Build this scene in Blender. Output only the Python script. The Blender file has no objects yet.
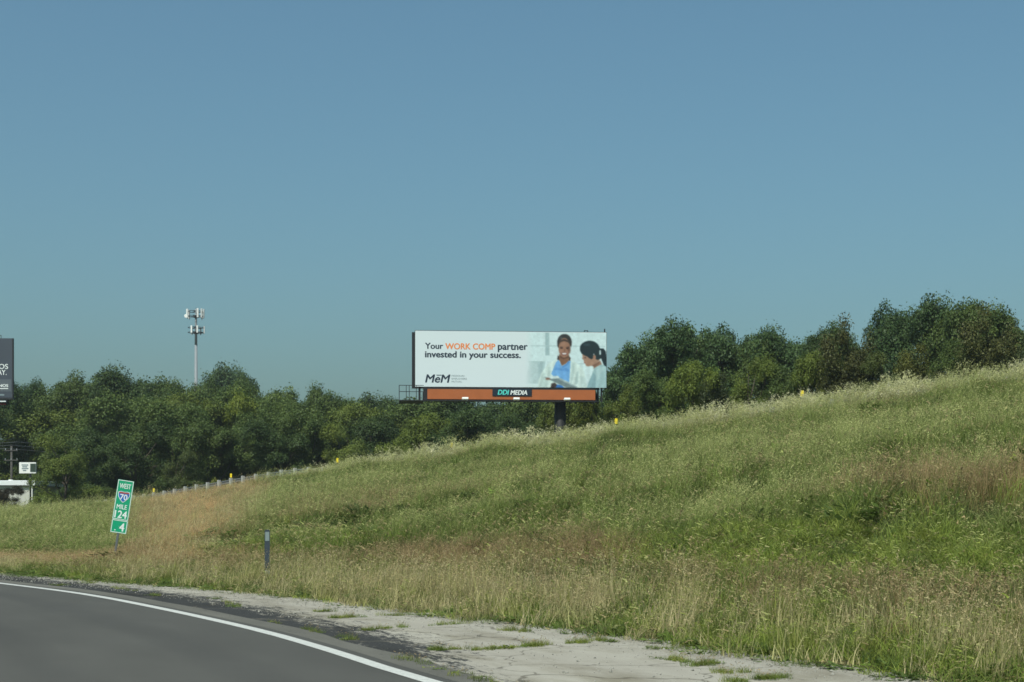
import bpy, bmesh, math, random
import numpy as np
from mathutils import Vector, Matrix

# ------------------------------------------------------------------ camera, sky, sun, exposure
scene = bpy.context.scene
COL = scene.collection
R = math.radians
CAM_H = 1.6            # eye height in a car
FPX = 1500.0           # focal length in pixels of the 1024 wide frame
HOR = 510.0            # row of the horizon

cam_d = bpy.data.cameras.new('camera')
cam = bpy.data.objects.new('camera', cam_d)
COL.objects.link(cam)
cam.location = (0, 0, CAM_H)
cam.rotation_euler = (R(90), 0, 0)
cam_d.sensor_width = 36.0
cam_d.lens = 36.0 * FPX / 1024.0
cam_d.shift_y = (HOR - 341.0) / 1024.0
cam_d.clip_start = 0.1
cam_d.clip_end = 20000
scene.camera = cam

SUN_EL, SUN_AZ = R(56), R(205)      # azimuth clockwise from +Y (north); 180 = behind the camera
world = bpy.data.worlds.new('World')
scene.world = world
world.use_nodes = True
wn, wl = world.node_tree.nodes, world.node_tree.links
wn.clear()
sky = wn.new('ShaderNodeTexSky')
sky.sky_type = 'NISHITA'
sky.sun_disc = False
sky.sun_elevation = SUN_EL
sky.sun_rotation = SUN_AZ
sky.altitude = 200
sky.air_density = 1.15
sky.dust_density = 4.8
sky.ozone_density = 4.0
bg = wn.new('ShaderNodeBackground')
bg.inputs['Strength'].default_value = 0.1235
tintn = wn.new('ShaderNodeMix'); tintn.data_type = 'RGBA'; tintn.blend_type = 'MULTIPLY'
tintn.inputs['Factor'].default_value = 1.0
tintn.inputs['B'].default_value = (0.71, 0.965, 0.895, 1)
wo = wn.new('ShaderNodeOutputWorld')
wl.new(sky.outputs[0], tintn.inputs['A'])
wl.new(tintn.outputs['Result'], bg.inputs['Color'])
wl.new(bg.outputs[0], wo.inputs['Surface'])

sun_d = bpy.data.lights.new('sun', 'SUN')
sun_d.energy = 4.4
sun_d.angle = R(0.53)
sun_d.color = (1.0, 0.97, 0.88)
sun = bpy.data.objects.new('sun', sun_d)
COL.objects.link(sun)
sdir = Vector((math.sin(SUN_AZ) * math.cos(SUN_EL), math.cos(SUN_AZ) * math.cos(SUN_EL), math.sin(SUN_EL)))
sun.rotation_euler = sdir.to_track_quat('Z', 'Y').to_euler()
sun.location = (0, 0, 60)

scene.view_settings.view_transform = 'Standard'
scene.view_settings.look = 'None'
scene.view_settings.exposure = 0.0
scene.view_settings.gamma = 1.0
scene.render.engine = 'CYCLES'
scene.cycles.max_bounces = 6
scene.cycles.diffuse_bounces = 3
scene.cycles.transmission_bounces = 4
scene.cycles.volume_bounces = 1
scene.cycles.use_denoising = True
scene.cycles.filter_width = 1.6

rng = np.random.default_rng(7)
random.seed(7)


# ------------------------------------------------------------------ small helpers
def tag(o, label=None, cat=None, group=None, kind=None):
    if label: o['label'] = label
    if cat: o['category'] = cat
    if group: o['group'] = group
    if kind: o['kind'] = kind
    return o


def link(o, parent=None):
    COL.objects.link(o)
    if parent is not None:
        o.parent = parent
    return o


def empty(name, loc=(0, 0, 0), rotz=0.0):
    o = bpy.data.objects.new(name, None)
    o.empty_display_size = 0.3
    o.location = loc
    o.rotation_euler = (0, 0, rotz)
    return link(o)


def mesh_np(name, verts, faces, mat=None, parent=None, smooth=False):
    """verts n x 3, faces: list of tuples or an m x k array -> a linked object"""
    me = bpy.data.meshes.new(name)
    fast_mesh(me, np.asarray(verts, float), faces)
    if smooth:
        me.polygons.foreach_set('use_smooth', np.ones(len(me.polygons), bool))
    o = bpy.data.objects.new(name, me)
    if mat: me.materials.append(mat)
    return link(o, parent)


def fast_mesh(me, verts, faces):
    if isinstance(faces, np.ndarray):
        m, k = faces.shape
        me.vertices.add(len(verts)); me.vertices.foreach_set('co', verts.astype(np.float32).ravel())
        me.loops.add(m * k); me.loops.foreach_set('vertex_index', faces.astype(np.int32).ravel())
        me.polygons.add(m); me.polygons.foreach_set('loop_start', np.arange(0, m * k, k, dtype=np.int32))
        me.update(calc_edges=True); me.validate()
    else:
        me.from_pydata([tuple(v) for v in verts], [], [tuple(f) for f in faces])
        me.update()


class MB:
    """collects boxes, tubes and prisms; build() links them as one mesh object"""
    def __init__(s): s.bm = bmesh.new()

    def box(s, lo, hi, rot=None, bevel=0.0):
        lo, hi = Vector(lo), Vector(hi)
        c, d = (lo + hi) / 2, hi - lo
        m = Matrix.Translation(c) @ (rot.to_4x4() if rot else Matrix()) @ Matrix.Diagonal((*d, 1))
        r = bmesh.ops.create_cube(s.bm, size=1, matrix=m)
        if bevel:
            es = {e for v in r['verts'] for e in v.link_edges}
            bmesh.ops.bevel(s.bm, geom=list(es), offset=bevel, segments=1, affect='EDGES')
        return s

    def bar(s, a, b, w, d=None):
        a, b = Vector(a), Vector(b)
        v = b - a
        q = v.to_track_quat('Z', 'Y')
        m = Matrix.Translation((a + b) / 2) @ q.to_matrix().to_4x4() @ Matrix.Diagonal((w, d or w, v.length, 1))
        bmesh.ops.create_cube(s.bm, size=1, matrix=m)
        return s

    def tube(s, a, b, r1, r2=None, seg=12):
        a, b = Vector(a), Vector(b)
        v = b - a
        m = Matrix.Translation((a + b) / 2) @ v.to_track_quat('Z', 'Y').to_matrix().to_4x4()
        bmesh.ops.create_cone(s.bm, cap_ends=True, segments=seg, radius1=r1, radius2=r1 if r2 is None else r2, depth=v.length, matrix=m)
        return s

    def prism(s, pts, y0, y1):
        """outline (x,z) extruded from y0 to y1"""
        a = [s.bm.verts.new((p[0], y0, p[1])) for p in pts]
        b = [s.bm.verts.new((p[0], y1, p[1])) for p in pts]
        s.bm.faces.new(a); s.bm.faces.new(b[::-1])
        n = len(pts)
        for i in range(n):
            s.bm.faces.new((a[(i + 1) % n], a[i], b[i], b[(i + 1) % n]))
        return s

    def build(s, name, mat, parent=None, smooth=False):
        bmesh.ops.recalc_face_normals(s.bm, faces=s.bm.faces)
        me = bpy.data.meshes.new(name)
        s.bm.to_mesh(me); s.bm.free()
        if mat: me.materials.append(mat)
        if smooth:
            for p in me.polygons: p.use_smooth = True
        return link(bpy.data.objects.new(name, me), parent)


def text_part(txt, name, mat, parent, x0, x1, z0, z1, y, bold=0.0, shear=0.0, depth=0.012, space=1.0):
    """lettering stretched into the box x0..x1, z0..z1 on a face that looks to -y"""
    cu = bpy.data.curves.new(name, 'FONT')
    cu.body = txt
    cu.size = 1.0
    cu.shear = shear
    cu.space_character = space
    cu.resolution_u = 4
    tmp = bpy.data.objects.new('tmp', cu)
    COL.objects.link(tmp)
    dg = bpy.context.evaluated_depsgraph_get()
    me = bpy.data.meshes.new_from_object(tmp.evaluated_get(dg))
    bpy.data.objects.remove(tmp)
    bpy.data.curves.remove(cu)
    n = len(me.vertices)
    co = np.empty(n * 3, np.float32); me.vertices.foreach_get('co', co); co = co.reshape(-1, 3)
    lo, hi = co.min(0), co.max(0)
    out = np.zeros_like(co)
    out[:, 0] = x0 + (co[:, 0] - lo[0]) / (hi[0] - lo[0]) * (x1 - x0)
    out[:, 2] = z0 + (co[:, 1] - lo[1]) / (hi[1] - lo[1]) * (z1 - z0)
    out[:, 1] = y
    me.vertices.foreach_set('co', out.ravel())
    bm = bmesh.new()
    e = bold * (z1 - z0)                                   # stroke thickening: close copies, each a hair behind the last
    shifts = [(0, 0)] if not bold else [(0, 0), (-e, 0), (e, 0), (0, e * .7), (0, -e * .7)]
    for k, (dx, dz) in enumerate(shifts):
        n0 = len(bm.faces)
        bm.from_mesh(me)
        bm.faces.ensure_lookup_table()
        fs = bm.faces[n0:]
        vs = {v for f in fs for v in f.verts}
        bmesh.ops.translate(bm, verts=list(vs), vec=(dx, k * depth * .1, dz))
        r = bmesh.ops.extrude_face_region(bm, geom=list(fs))
        bmesh.ops.translate(bm, verts=[g for g in r['geom'] if isinstance(g, bmesh.types.BMVert)], vec=(0, -depth, 0))
    bmesh.ops.recalc_face_normals(bm, faces=bm.faces)
    m2 = bpy.data.meshes.new(name)
    bm.to_mesh(m2); bm.free()
    bpy.data.meshes.remove(me)
    m2.materials.append(mat)
    return link(bpy.data.objects.new(name, m2), parent)


# ------------------------------------------------------------------ materials
def mat_new(name):
    m = bpy.data.materials.new(name)
    m.use_nodes = True
    nt = m.node_tree
    b = nt.nodes['Principled BSDF']
    return m, nt, b


def paint(name, col, rough=0.5, spec=0.4, metal=0.0, wear=0.12, scale=3.0):
    """plain painted or metal surface with a little mottling"""
    m, nt, b = mat_new(name)
    tc = nt.nodes.new('ShaderNodeTexCoord')
    nz = nt.nodes.new('ShaderNodeTexNoise')
    nz.inputs['Scale'].default_value = scale
    nz.inputs['Detail'].default_value = 6
    nt.links.new(tc.outputs['Object'], nz.inputs['Vector'])
    mx = nt.nodes.new('ShaderNodeMix'); mx.data_type = 'RGBA'
    mx.inputs['A'].default_value = (*[c * (1 - wear) for c in col], 1)
    mx.inputs['B'].default_value = (*[min(1, c * (1 + wear)) for c in col], 1)
    nt.links.new(nz.outputs['Fac'], mx.inputs['Factor'])
    nt.links.new(mx.outputs['Result'], b.inputs['Base Color'])
    b.inputs['Roughness'].default_value = rough
    b.inputs['Metallic'].default_value = metal
    b.inputs['Specular IOR Level'].default_value = spec
    return m


def srgb(r, g, b):
    f = lambda c: ((c / 255 + 0.055) / 1.055) ** 2.4 if c > 10.3 else c / 255 / 12.92
    return (f(r), f(g), f(b))


M = {}
M['galv'] = paint('galvanised_steel', (0.36, 0.38, 0.38), 0.45, 0.5, 0.35, 0.2)
M['rail'] = paint('weathered_rail', (0.13, 0.14, 0.145), 0.6, 0.4, 0.3, 0.2)
M['post_wood'] = paint('weathered_post', (0.36, 0.36, 0.34), 0.85, 0.2, 0, 0.25, 9)
M['black'] = paint('dark_steel_paint', (0.018, 0.019, 0.022), 0.55, 0.3)
M['pole'] = paint('pole_paint', (0.020, 0.021, 0.022), 0.6, 0.3)
M['white_vinyl'] = paint('white_vinyl', (0.58, 0.655, 0.68), 0.45, 0.3, 0, 0.02, 0.5)
M['white'] = paint('white_paint', (0.78, 0.78, 0.75), 0.5, 0.4, 0, 0.06)
M['orange'] = paint('orange_apron', (0.36, 0.105, 0.032), 0.5, 0.35, 0, 0.18, 1.3)
M['ink'] = paint('navy_ink', (0.022, 0.035, 0.055), 0.6, 0.2, 0, 0.03)
M['ink_orange'] = paint('orange_ink', (0.72, 0.23, 0.07), 0.6, 0.2, 0, 0.03)
M['ink_grey'] = paint('grey_ink', (0.20, 0.25, 0.27), 0.6, 0.2, 0, 0.03)
M['teal'] = paint('teal_ink', (0.10, 0.62, 0.55), 0.6, 0.2, 0, 0.03)
M['navy'] = paint('navy_plate', (0.012, 0.020, 0.032), 0.5, 0.3)
M['green_sign'] = paint('green_sheeting', (0.004, 0.31, 0.155), 0.45, 0.35, 0, 0.05)
M['sign_white'] = paint('white_sheeting', (0.72, 0.76, 0.74), 0.45, 0.35, 0, 0.03)
M['shield_blue'] = paint('shield_blue', (0.02, 0.13, 0.45), 0.45, 0.35, 0, 0.04)
M['shield_red'] = paint('shield_red', (0.35, 0.07, 0.05), 0.45, 0.35, 0, 0.04)
M['yellow'] = paint('yellow_reflector', (0.75, 0.58, 0.02), 0.4, 0.4, 0, 0.05)
M['slate'] = paint('slate_plastic', (0.045, 0.06, 0.075), 0.6, 0.3, 0, 0.2, 6)
M['ad_dark'] = paint('slate_blue_vinyl', (0.052, 0.062, 0.080), 0.5, 0.3, 0, 0.06, 0.4)
M['ad_mid'] = paint('lighter_slate_vinyl', (0.085, 0.100, 0.115), 0.5, 0.3, 0, 0.05, 0.4)
M['red'] = paint('red_ink', (0.42, 0.05, 0.05), 0.5, 0.3, 0, 0.05)
M['wall'] = paint('cream_siding', (0.50, 0.50, 0.44), 0.7, 0.3, 0, 0.08, 1.5)
M['wood_pole'] = paint('old_wood', (0.07, 0.065, 0.06), 0.9, 0.2, 0, 0.25, 5)
M['glass_dark'] = paint('dark_glass', (0.02, 0.025, 0.03), 0.1, 0.5)
M['roof'] = paint('white_metal_roof', (0.70, 0.72, 0.72), 0.45, 0.4, 0, 0.05)


def leaf_material(name, base, transl=0.28, var=0.35):
    m = bpy.data.materials.new(name)
    m.use_nodes = True
    nt = m.node_tree; nt.nodes.clear()
    N, L = nt.nodes.new, nt.links.new
    oi = N('ShaderNodeObjectInfo')
    at = N('ShaderNodeAttribute'); at.attribute_name = 'v'
    base_n = N('ShaderNodeMix'); base_n.data_type = 'RGBA'; base_n.blend_type = 'MULTIPLY'
    base_n.inputs['Factor'].default_value = 1
    base_n.inputs['A'].default_value = (*base, 1)
    L(oi.outputs['Color'], base_n.inputs['B'])
    hv = N('ShaderNodeHueSaturation')
    mr = N('ShaderNodeMapRange')
    mr.inputs['To Min'].default_value = 1 - var; mr.inputs['To Max'].default_value = 1 + var
    L(at.outputs['Fac'], mr.inputs['Value'])
    mh = N('ShaderNodeMapRange')
    mh.inputs['To Min'].default_value = 0.515; mh.inputs['To Max'].default_value = 0.485
    L(at.outputs['Fac'], mh.inputs['Value'])
    L(mh.outputs[0], hv.inputs['Hue'])
    L(mr.outputs[0], hv.inputs['Value'])
    L(base_n.outputs['Result'], hv.inputs['Color'])
    d = N('ShaderNodeBsdfPrincipled')
    d.inputs['Roughness'].default_value = 0.55
    d.inputs['Specular IOR Level'].default_value = 0.25
    t = N('ShaderNodeBsdfTranslucent')
    mix = N('ShaderNodeMixShader'); mix.inputs[0].default_value = transl
    L(hv.outputs[0], d.inputs['Base Color']); L(hv.outputs[0], t.inputs['Color'])
    L(d.outputs[0], mix.inputs[1]); L(t.outputs[0], mix.inputs[2])
    o = N('ShaderNodeOutputMaterial'); L(mix.outputs[0], o.inputs['Surface'])
    return m


M['leaf'] = leaf_material('broad_leaves', (0.071, 0.105, 0.027))
M['cedar_leaf'] = leaf_material('cedar_needles', (0.064, 0.078, 0.024), 0.15, 0.35)
M['bark'] = paint('bark', (0.085, 0.070, 0.055), 0.9, 0.1, 0, 0.35, 4)


def grass_material(name):
    m = bpy.data.materials.new(name)
    m.use_nodes = True
    nt = m.node_tree; nt.nodes.clear()
    N, L = nt.nodes.new, nt.links.new
    a1 = N('ShaderNodeAttribute'); a1.attribute_type = 'INSTANCER'; a1.attribute_name = 'tint'
    a2 = N('ShaderNodeAttribute'); a2.attribute_type = 'INSTANCER'; a2.attribute_name = 'seedtint'
    sd = N('ShaderNodeAttribute'); sd.attribute_name = 'seed'
    vv = N('ShaderNodeAttribute'); vv.attribute_name = 'v'
    mx = N('ShaderNodeMix'); mx.data_type = 'RGBA'
    L(sd.outputs['Fac'], mx.inputs['Factor']); L(a1.outputs['Color'], mx.inputs['A']); L(a2.outputs['Color'], mx.inputs['B'])
    hv = N('ShaderNodeHueSaturation')
    mr = N('ShaderNodeMapRange'); mr.inputs['To Min'].default_value = 0.65; mr.inputs['To Max'].default_value = 1.35
    L(vv.outputs['Fac'], mr.inputs['Value']); L(mr.outputs[0], hv.inputs['Value'])
    L(mx.outputs['Result'], hv.inputs['Color'])
    d = N('ShaderNodeBsdfPrincipled')
    d.inputs['Roughness'].default_value = 0.6
    d.inputs['Specular IOR Level'].default_value = 0.2
    t = N('ShaderNodeBsdfTranslucent')
    mix = N('ShaderNodeMixShader'); mix.inputs[0].default_value = 0.35
    L(hv.outputs[0], d.inputs['Base Color']); L(hv.outputs[0], t.inputs['Color'])
    L(d.outputs[0], mix.inputs[1]); L(t.outputs[0], mix.inputs[2])
    o = N('ShaderNodeOutputMaterial'); L(mix.outputs[0], o.inputs['Surface'])
    return m


M['grass'] = grass_material('grass_blades')


def ground_material():
    m, nt, b = mat_new('grassy_soil')
    N, L = nt.nodes.new, nt.links.new
    tc = N('ShaderNodeTexCoord')
    n1 = N('ShaderNodeTexNoise'); n1.inputs['Scale'].default_value = 0.22; n1.inputs['Detail'].default_value = 8
    n2 = N('ShaderNodeTexNoise'); n2.inputs['Scale'].default_value = 6; n2.inputs['Detail'].default_value = 6
    L(tc.outputs['Object'], n1.inputs['Vector']); L(tc.outputs['Object'], n2.inputs['Vector'])
    r = N('ShaderNodeValToRGB')
    r.color_ramp.elements[0].position = 0.35; r.color_ramp.elements[0].color = (0.060, 0.066, 0.026, 1)
    r.color_ramp.elements[1].position = 0.65; r.color_ramp.elements[1].color = (0.105, 0.088, 0.045, 1)
    L(n1.outputs['Fac'], r.inputs['Fac'])
    mx = N('ShaderNodeMix'); mx.data_type = 'RGBA'; mx.blend_type = 'MULTIPLY'; mx.inputs['Factor'].default_value = 0.6
    L(r.outputs[0], mx.inputs['A']); L(n2.outputs['Fac'], mx.inputs['B'])
    L(mx.outputs['Result'], b.inputs['Base Color'])
    b.inputs['Roughness'].default_value = 0.95; b.inputs['Specular IOR Level'].default_value = 0.1
    return m


M['ground'] = ground_material()


def road_material(name, kind):
    """UV: u metres outward from the edge line, v metres along the road"""
    m, nt, b = mat_new(name)
    N, L = nt.nodes.new, nt.links.new
    uv = N('ShaderNodeUVMap'); uv.uv_map = 'UVMap'
    def noise(scale, detail=6, stretch=None, rough=0.6):
        n = N('ShaderNodeTexNoise'); n.inputs['Scale'].default_value = scale; n.inputs['Detail'].default_value = detail
        n.inputs['Roughness'].default_value = rough
        if stretch:
            mp = N('ShaderNodeMapping'); mp.inputs['Scale'].default_value = stretch
            L(uv.outputs[0], mp.inputs['Vector']); L(mp.outputs[0], n.inputs['Vector'])
        else:
            L(uv.outputs[0], n.inputs['Vector'])
        return n.outputs['Fac']
    def ramp(fac, p0, c0, p1, c1):
        r = N('ShaderNodeValToRGB')
        r.color_ramp.elements[0].position = p0; r.color_ramp.elements[0].color = (*c0, 1)
        r.color_ramp.elements[1].position = p1; r.color_ramp.elements[1].color = (*c1, 1)
        L(fac, r.inputs['Fac']); return r.outputs[0]
    def mixc(fac, a, bb, blend='MIX'):
        x = N('ShaderNodeMix'); x.data_type = 'RGBA'; x.blend_type = blend
        if isinstance(fac, float): x.inputs['Factor'].default_value = fac
        else: L(fac, x.inputs['Factor'])
        for s, v in (('A', a), ('B', bb)):
            if isinstance(v, tuple): x.inputs[s].default_value = (*v, 1)
            else: L(v, x.inputs[s])
        return x.outputs['Result']
    fine = noise(90, 4)
    mid = noise(1.2, 8, (1.0, 0.25, 1))
    if kind == 'lane':
        c = ramp(mid, 0.3, (0.071, 0.068, 0.060), 0.7, (0.084, 0.081, 0.072))
        # wheel paths, a shade paler along the lane
        c = mixc(0.35, c, ramp(fine, 0.25, (0.5, 0.5, 0.5), 0.75, (1.0, 1.0, 1.0)), 'MULTIPLY')
        # sealed cracks and faint scars
        cr = ramp(noise(0.8, 10, (1.6, 0.05, 1), 0.75), 0.63, (1, 1, 1), 0.70, (0.86, 0.86, 0.86))
        c = mixc(1.0, c, cr, 'MULTIPLY')
        sx = N('ShaderNodeSeparateXYZ'); L(uv.outputs[0], sx.inputs[0])
        wv = N('ShaderNodeMath'); wv.operation = 'SINE'; wm = N('ShaderNodeMath'); wm.operation = 'MULTIPLY'; wm.inputs[1].default_value = 3.45
        L(sx.outputs['X'], wm.inputs[0]); L(wm.outputs[0], wv.inputs[0])
        c = mixc(1.0, c, ramp(wv.outputs[0], 0.1, (1, 1, 1), 0.95, (0.90, 0.90, 0.91)), 'MULTIPLY')
        c = mixc(1.0, c, ramp(noise(0.35, 8, (1, .5, 1), .6), 0.35, (0.88, 0.88, 0.88), 0.65, (1.06, 1.06, 1.05)), 'MULTIPLY')
        b.inputs['Roughness'].default_value = 0.8
    elif kind == 'strip':
        c = ramp(mid, 0.3, (0.105, 0.102, 0.090), 0.7, (0.165, 0.160, 0.140))
        c = mixc(0.5, c, ramp(fine, 0.3, (0.45, 0.45, 0.45), 0.7, (1, 1, 1)), 'MULTIPLY')
        sp = ramp(noise(14, 8, (1, .5, 1), .7), 0.60, (0, 0, 0), 0.66, (1, 1, 1))
        c = mixc(sp, c, (0.035, 0.036, 0.036))
        b.inputs['Roughness'].default_value = 0.85
    else:
        c = ramp(mid, 0.3, (0.285, 0.265, 0.225), 0.7, (0.365, 0.345, 0.295))
        c = mixc(0.5, c, ramp(fine, 0.3, (0.6, 0.6, 0.6), 0.7, (1, 1, 1)), 'MULTIPLY')
        # worn black sealer close to the lane, broken into streaks along the road
        sx = N('ShaderNodeSeparateXYZ'); L(uv.outputs[0], sx.inputs[0])
        band = N('ShaderNodeMapRange'); band.inputs['From Min'].default_value = 0.75; band.inputs['From Max'].default_value = 2.6
        band.inputs['To Min'].default_value = 0.185; band.inputs['To Max'].default_value = -0.20
        L(sx.outputs['X'], band.inputs['Value'])
        near = N('ShaderNodeMapRange'); near.inputs['From Min'].default_value = 0.5; near.inputs['From Max'].default_value = 3.5
        near.inputs['To Min'].default_value = -0.15; near.inputs['To Max'].default_value = 0.02
        L(sx.outputs['Y'], near.inputs['Value'])
        a0 = N('ShaderNodeMath'); a0.operation = 'ADD'; L(band.outputs[0], a0.inputs[0]); L(near.outputs[0], a0.inputs[1])
        fr = N('ShaderNodeMapRange'); fr.inputs['From Min'].default_value = 7.0; fr.inputs['From Max'].default_value = 13.0
        fr.inputs['To Min'].default_value = 0.0; fr.inputs['To Max'].default_value = 0.06
        L(sx.outputs['Y'], fr.inputs['Value'])
        a1 = N('ShaderNodeMath'); a1.operation = 'ADD'; L(a0.outputs[0], a1.inputs[0]); L(fr.outputs[0], a1.inputs[1]); a0 = a1
        ad = N('ShaderNodeMath'); ad.operation = 'ADD'
        L(noise(2.2, 14, (1.8, 0.40, 1), 0.86), ad.inputs[0]); hf = N('ShaderNodeMath'); hf.operation = 'MULTIPLY_ADD'; hf.inputs[1].default_value = 0.62; hf.inputs[2].default_value = -0.31
        L(noise(11, 10, (1.3, 0.6, 1), 0.8), hf.inputs[0])
        a2 = N('ShaderNodeMath'); a2.operation = 'ADD'; L(a0.outputs[0], a2.inputs[0]); L(hf.outputs[0], a2.inputs[1]); L(a2.outputs[0], ad.inputs[1])
        blk = ramp(ad.outputs[0], 0.555, (0, 0, 0), 0.60, (1, 1, 1))
        c = mixc(blk, c, ramp(noise(30, 5), 0.3, (0.022, 0.023, 0.024), .7, (0.060, 0.061, 0.060)))
        # cracks between and across the old slabs
        vo = N('ShaderNodeTexVoronoi'); vo.feature = 'DISTANCE_TO_EDGE'; vo.inputs['Scale'].default_value = 0.55
        wob = N('ShaderNodeTexNoise'); wob.inputs['Scale'].default_value = 1.6; wob.inputs['Detail'].default_value = 8
        L(uv.outputs[0], wob.inputs['Vector'])
        va = N('ShaderNodeVectorMath'); va.operation = 'MULTIPLY_ADD'; va.inputs[1].default_value = (.9, .9, 0)
        L(wob.outputs['Color'], va.inputs[0]); L(uv.outputs[0], va.inputs[2]); L(va.outputs[0], vo.inputs['Vector'])
        c = mixc(ramp(vo.outputs['Distance'], 0.006, (0.8, 0.8, 0.8), 0.012, (0, 0, 0)), c, (0.12, 0.11, 0.09))
        st = ramp(noise(0.9, 10, (1, 0.4, 1), .7), 0.48, (1, 1, 1), 0.66, (0.66, 0.64, 0.58))
        c = mixc(1.0, c, st, 'MULTIPLY')
        sp = ramp(noise(22, 8, None, .7), 0.66, (0, 0, 0), 0.70, (1, 1, 1))
        c = mixc(sp, c, (0.07, 0.07, 0.055))
        b.inputs['Roughness'].default_value = 1.0
    L(c, b.inputs['Base Color'])
    b.inputs['Specular IOR Level'].default_value = 0.25 if kind == 'lane' else 0.05
    bp = N('ShaderNodeBump'); bp.inputs['Strength'].default_value = 0.35; bp.inputs['Distance'].default_value = 0.01
    L(fine, bp.inputs['Height']); L(bp.outputs[0], b.inputs['Normal'])
    return m


M['lane'] = road_material('asphalt_lane', 'lane')
M['strip'] = road_material('asphalt_strip', 'strip')
M['shoulder'] = road_material('old_shoulder', 'shoulder')
M['line'] = paint('road_paint', (0.47, 0.47, 0.44), 0.6, 0.3, 0, 0.3, 14)
_nt = M['line'].node_tree                                   # chips: the asphalt shows through
_b = _nt.nodes['Principled BSDF']
_src = _b.inputs['Base Color'].links[0].from_socket
_tc = _nt.nodes.new('ShaderNodeTexCoord')
_nz = _nt.nodes.new('ShaderNodeTexNoise'); _nz.inputs['Scale'].default_value = 26; _nz.inputs['Detail'].default_value = 9; _nz.inputs['Roughness'].default_value = .75
_nt.links.new(_tc.outputs['Object'], _nz.inputs['Vector'])
_rp = _nt.nodes.new('ShaderNodeValToRGB'); _rp.color_ramp.elements[0].position = .56; _rp.color_ramp.elements[1].position = .66
_nt.links.new(_nz.outputs['Fac'], _rp.inputs['Fac'])
_mx = _nt.nodes.new('ShaderNodeMix'); _mx.data_type = 'RGBA'
_nt.links.new(_rp.outputs[0], _mx.inputs['Factor']); _nt.links.new(_src, _mx.inputs['A']); _mx.inputs['B'].default_value = (.19, .19, .175, 1)
_nt.links.new(_mx.outputs['Result'], _b.inputs['Base Color'])

# ------------------------------------------------------------------ the lie of the land
# edge line of the road (world metres); the road bends away to the left
LINE = np.array([(13.5, -40), (9.6, -20), (5.75, 0), (2.3, 7.5), (-0.77, 14.0), (-2.08, 17.1), (-3.5, 20.2), (-5.9, 24.7), (-8.2, 28.6), (-11.15, 32.7),
                 (-16, 39.0), (-25, 49), (-38, 61), (-55, 74), (-80, 90), (-120, 110), (-200, 140)], float)


def resample(P, step):
    """smooth curve (Catmull-Rom) through P at about even steps"""
    out = []
    Q = np.vstack([2 * P[0] - P[1], P, 2 * P[-1] - P[-2]])
    for i in range(1, len(Q) - 2):
        p0, p1, p2, p3 = Q[i - 1:i + 3]
        n = max(2, int(np.linalg.norm(p2 - p1) / step))
        for k in range(n):
            t = k / n
            out.append(0.5 * (2 * p1 + (p2 - p0) * t + (2 * p0 - 5 * p1 + 4 * p2 - p3) * t * t + (3 * p1 - p0 - 3 * p2 + p3) * t ** 3))
    out.append(P[-1])
    return np.array(out)


LINE = resample(LINE, 1.0)
_d = np.gradient(LINE, axis=0)
_d /= np.linalg.norm(_d, axis=1)[:, None]
for _ in range(6):
    _d[1:-1] = (_d[:-2] + 2 * _d[1:-1] + _d[2:]) / 4
_d /= np.linalg.norm(_d, axis=1)[:, None]
NRM = np.stack([_d[:, 1], -_d[:, 0]], 1)           # outward, away from the lanes
ARC = np.concatenate([[0], np.cumsum(np.linalg.norm(np.diff(LINE, axis=0), axis=1))])
# where along the curve the camera's frame begins, and how wide the paved shoulder is
I_NEAR = int(np.argmin(np.linalg.norm(LINE - np.array([-0.66, 14.0]), axis=1)))
S_NEAR = ARC[I_NEAR]
SHW = np.interp(ARC - S_NEAR, [-60, -1.4, 5, 6.5, 12.8, 16.6, 20.4, 25, 40, 200], [4.4, 4.15, 3.75, 3.35, 2.95, 2.55, 2.05, 1.65, 1.6, 1.6])


def road_coords(x, y):
    """signed distance outward from the edge line and arc length (metres from the frame's near edge)"""
    x = np.atleast_1d(np.asarray(x, float)); y = np.atleast_1d(np.asarray(y, float))
    shp = x.shape
    P = np.stack([x.ravel(), y.ravel()], 1)
    D = np.empty(len(P)); S = np.empty(len(P))
    for a in range(0, len(P), 20000):
        q = P[a:a + 20000]
        d2 = ((q[:, None, 0] - LINE[None, :, 0]) ** 2 + (q[:, None, 1] - LINE[None, :, 1]) ** 2)
        i = d2.argmin(1)
        r = q - LINE[i]
        D[a:a + 20000] = np.where((r * NRM[i]).sum(1) >= 0, 1, -1) * np.maximum(np.abs((r * NRM[i]).sum(1)), np.sqrt(d2[np.arange(len(q)), i]) * 0.98)
        S[a:a + 20000] = ARC[i] + (r * _d[i]).sum(1) - S_NEAR
    return D.reshape(shp), S.reshape(shp)


# the ramp on the embankment: a straight line from its far end A towards the right
RA = np.array([-31.2, 129.0])
RU = np.array([0.641, -0.767]); RU /= np.linalg.norm(RU)
RN = np.array([RU[1], -RU[0]])           # towards the camera
RT = np.array([-200, -80, -34, 0, 14.3, 28.6, 42.8, 57, 71, 85.7, 110, 140, 200, 400])
RZ = np.array([-0.4, -0.35, -0.1, 1.75, 2.85, 3.8, 4.5, 5.3, 6.1, 6.8, 7.85, 8.8, 9.1, 9.1])


def ramp_coords(x, y):
    px, py = np.asarray(x, float) - RA[0], np.asarray(y, float) - RA[1]
    return px * RU[0] + py * RU[1], px * RN[0] + py * RN[1]     # along, towards the camera


_ph = np.random.default_rng(3).uniform(0, 6.28, (24, 2))
_an = np.random.default_rng(4).uniform(0, 6.28, 24)


def lumps(x, y, wl, n=8, off=0):
    z = 0
    for i in range(n):
        j = (i + off) % 24
        k = 6.283 / (wl * (0.6 + 0.11 * i))
        z = z + np.sin(k * (x * np.cos(_an[j]) + y * np.sin(_an[j])) + _ph[j, 0]) / n
    return z


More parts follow.
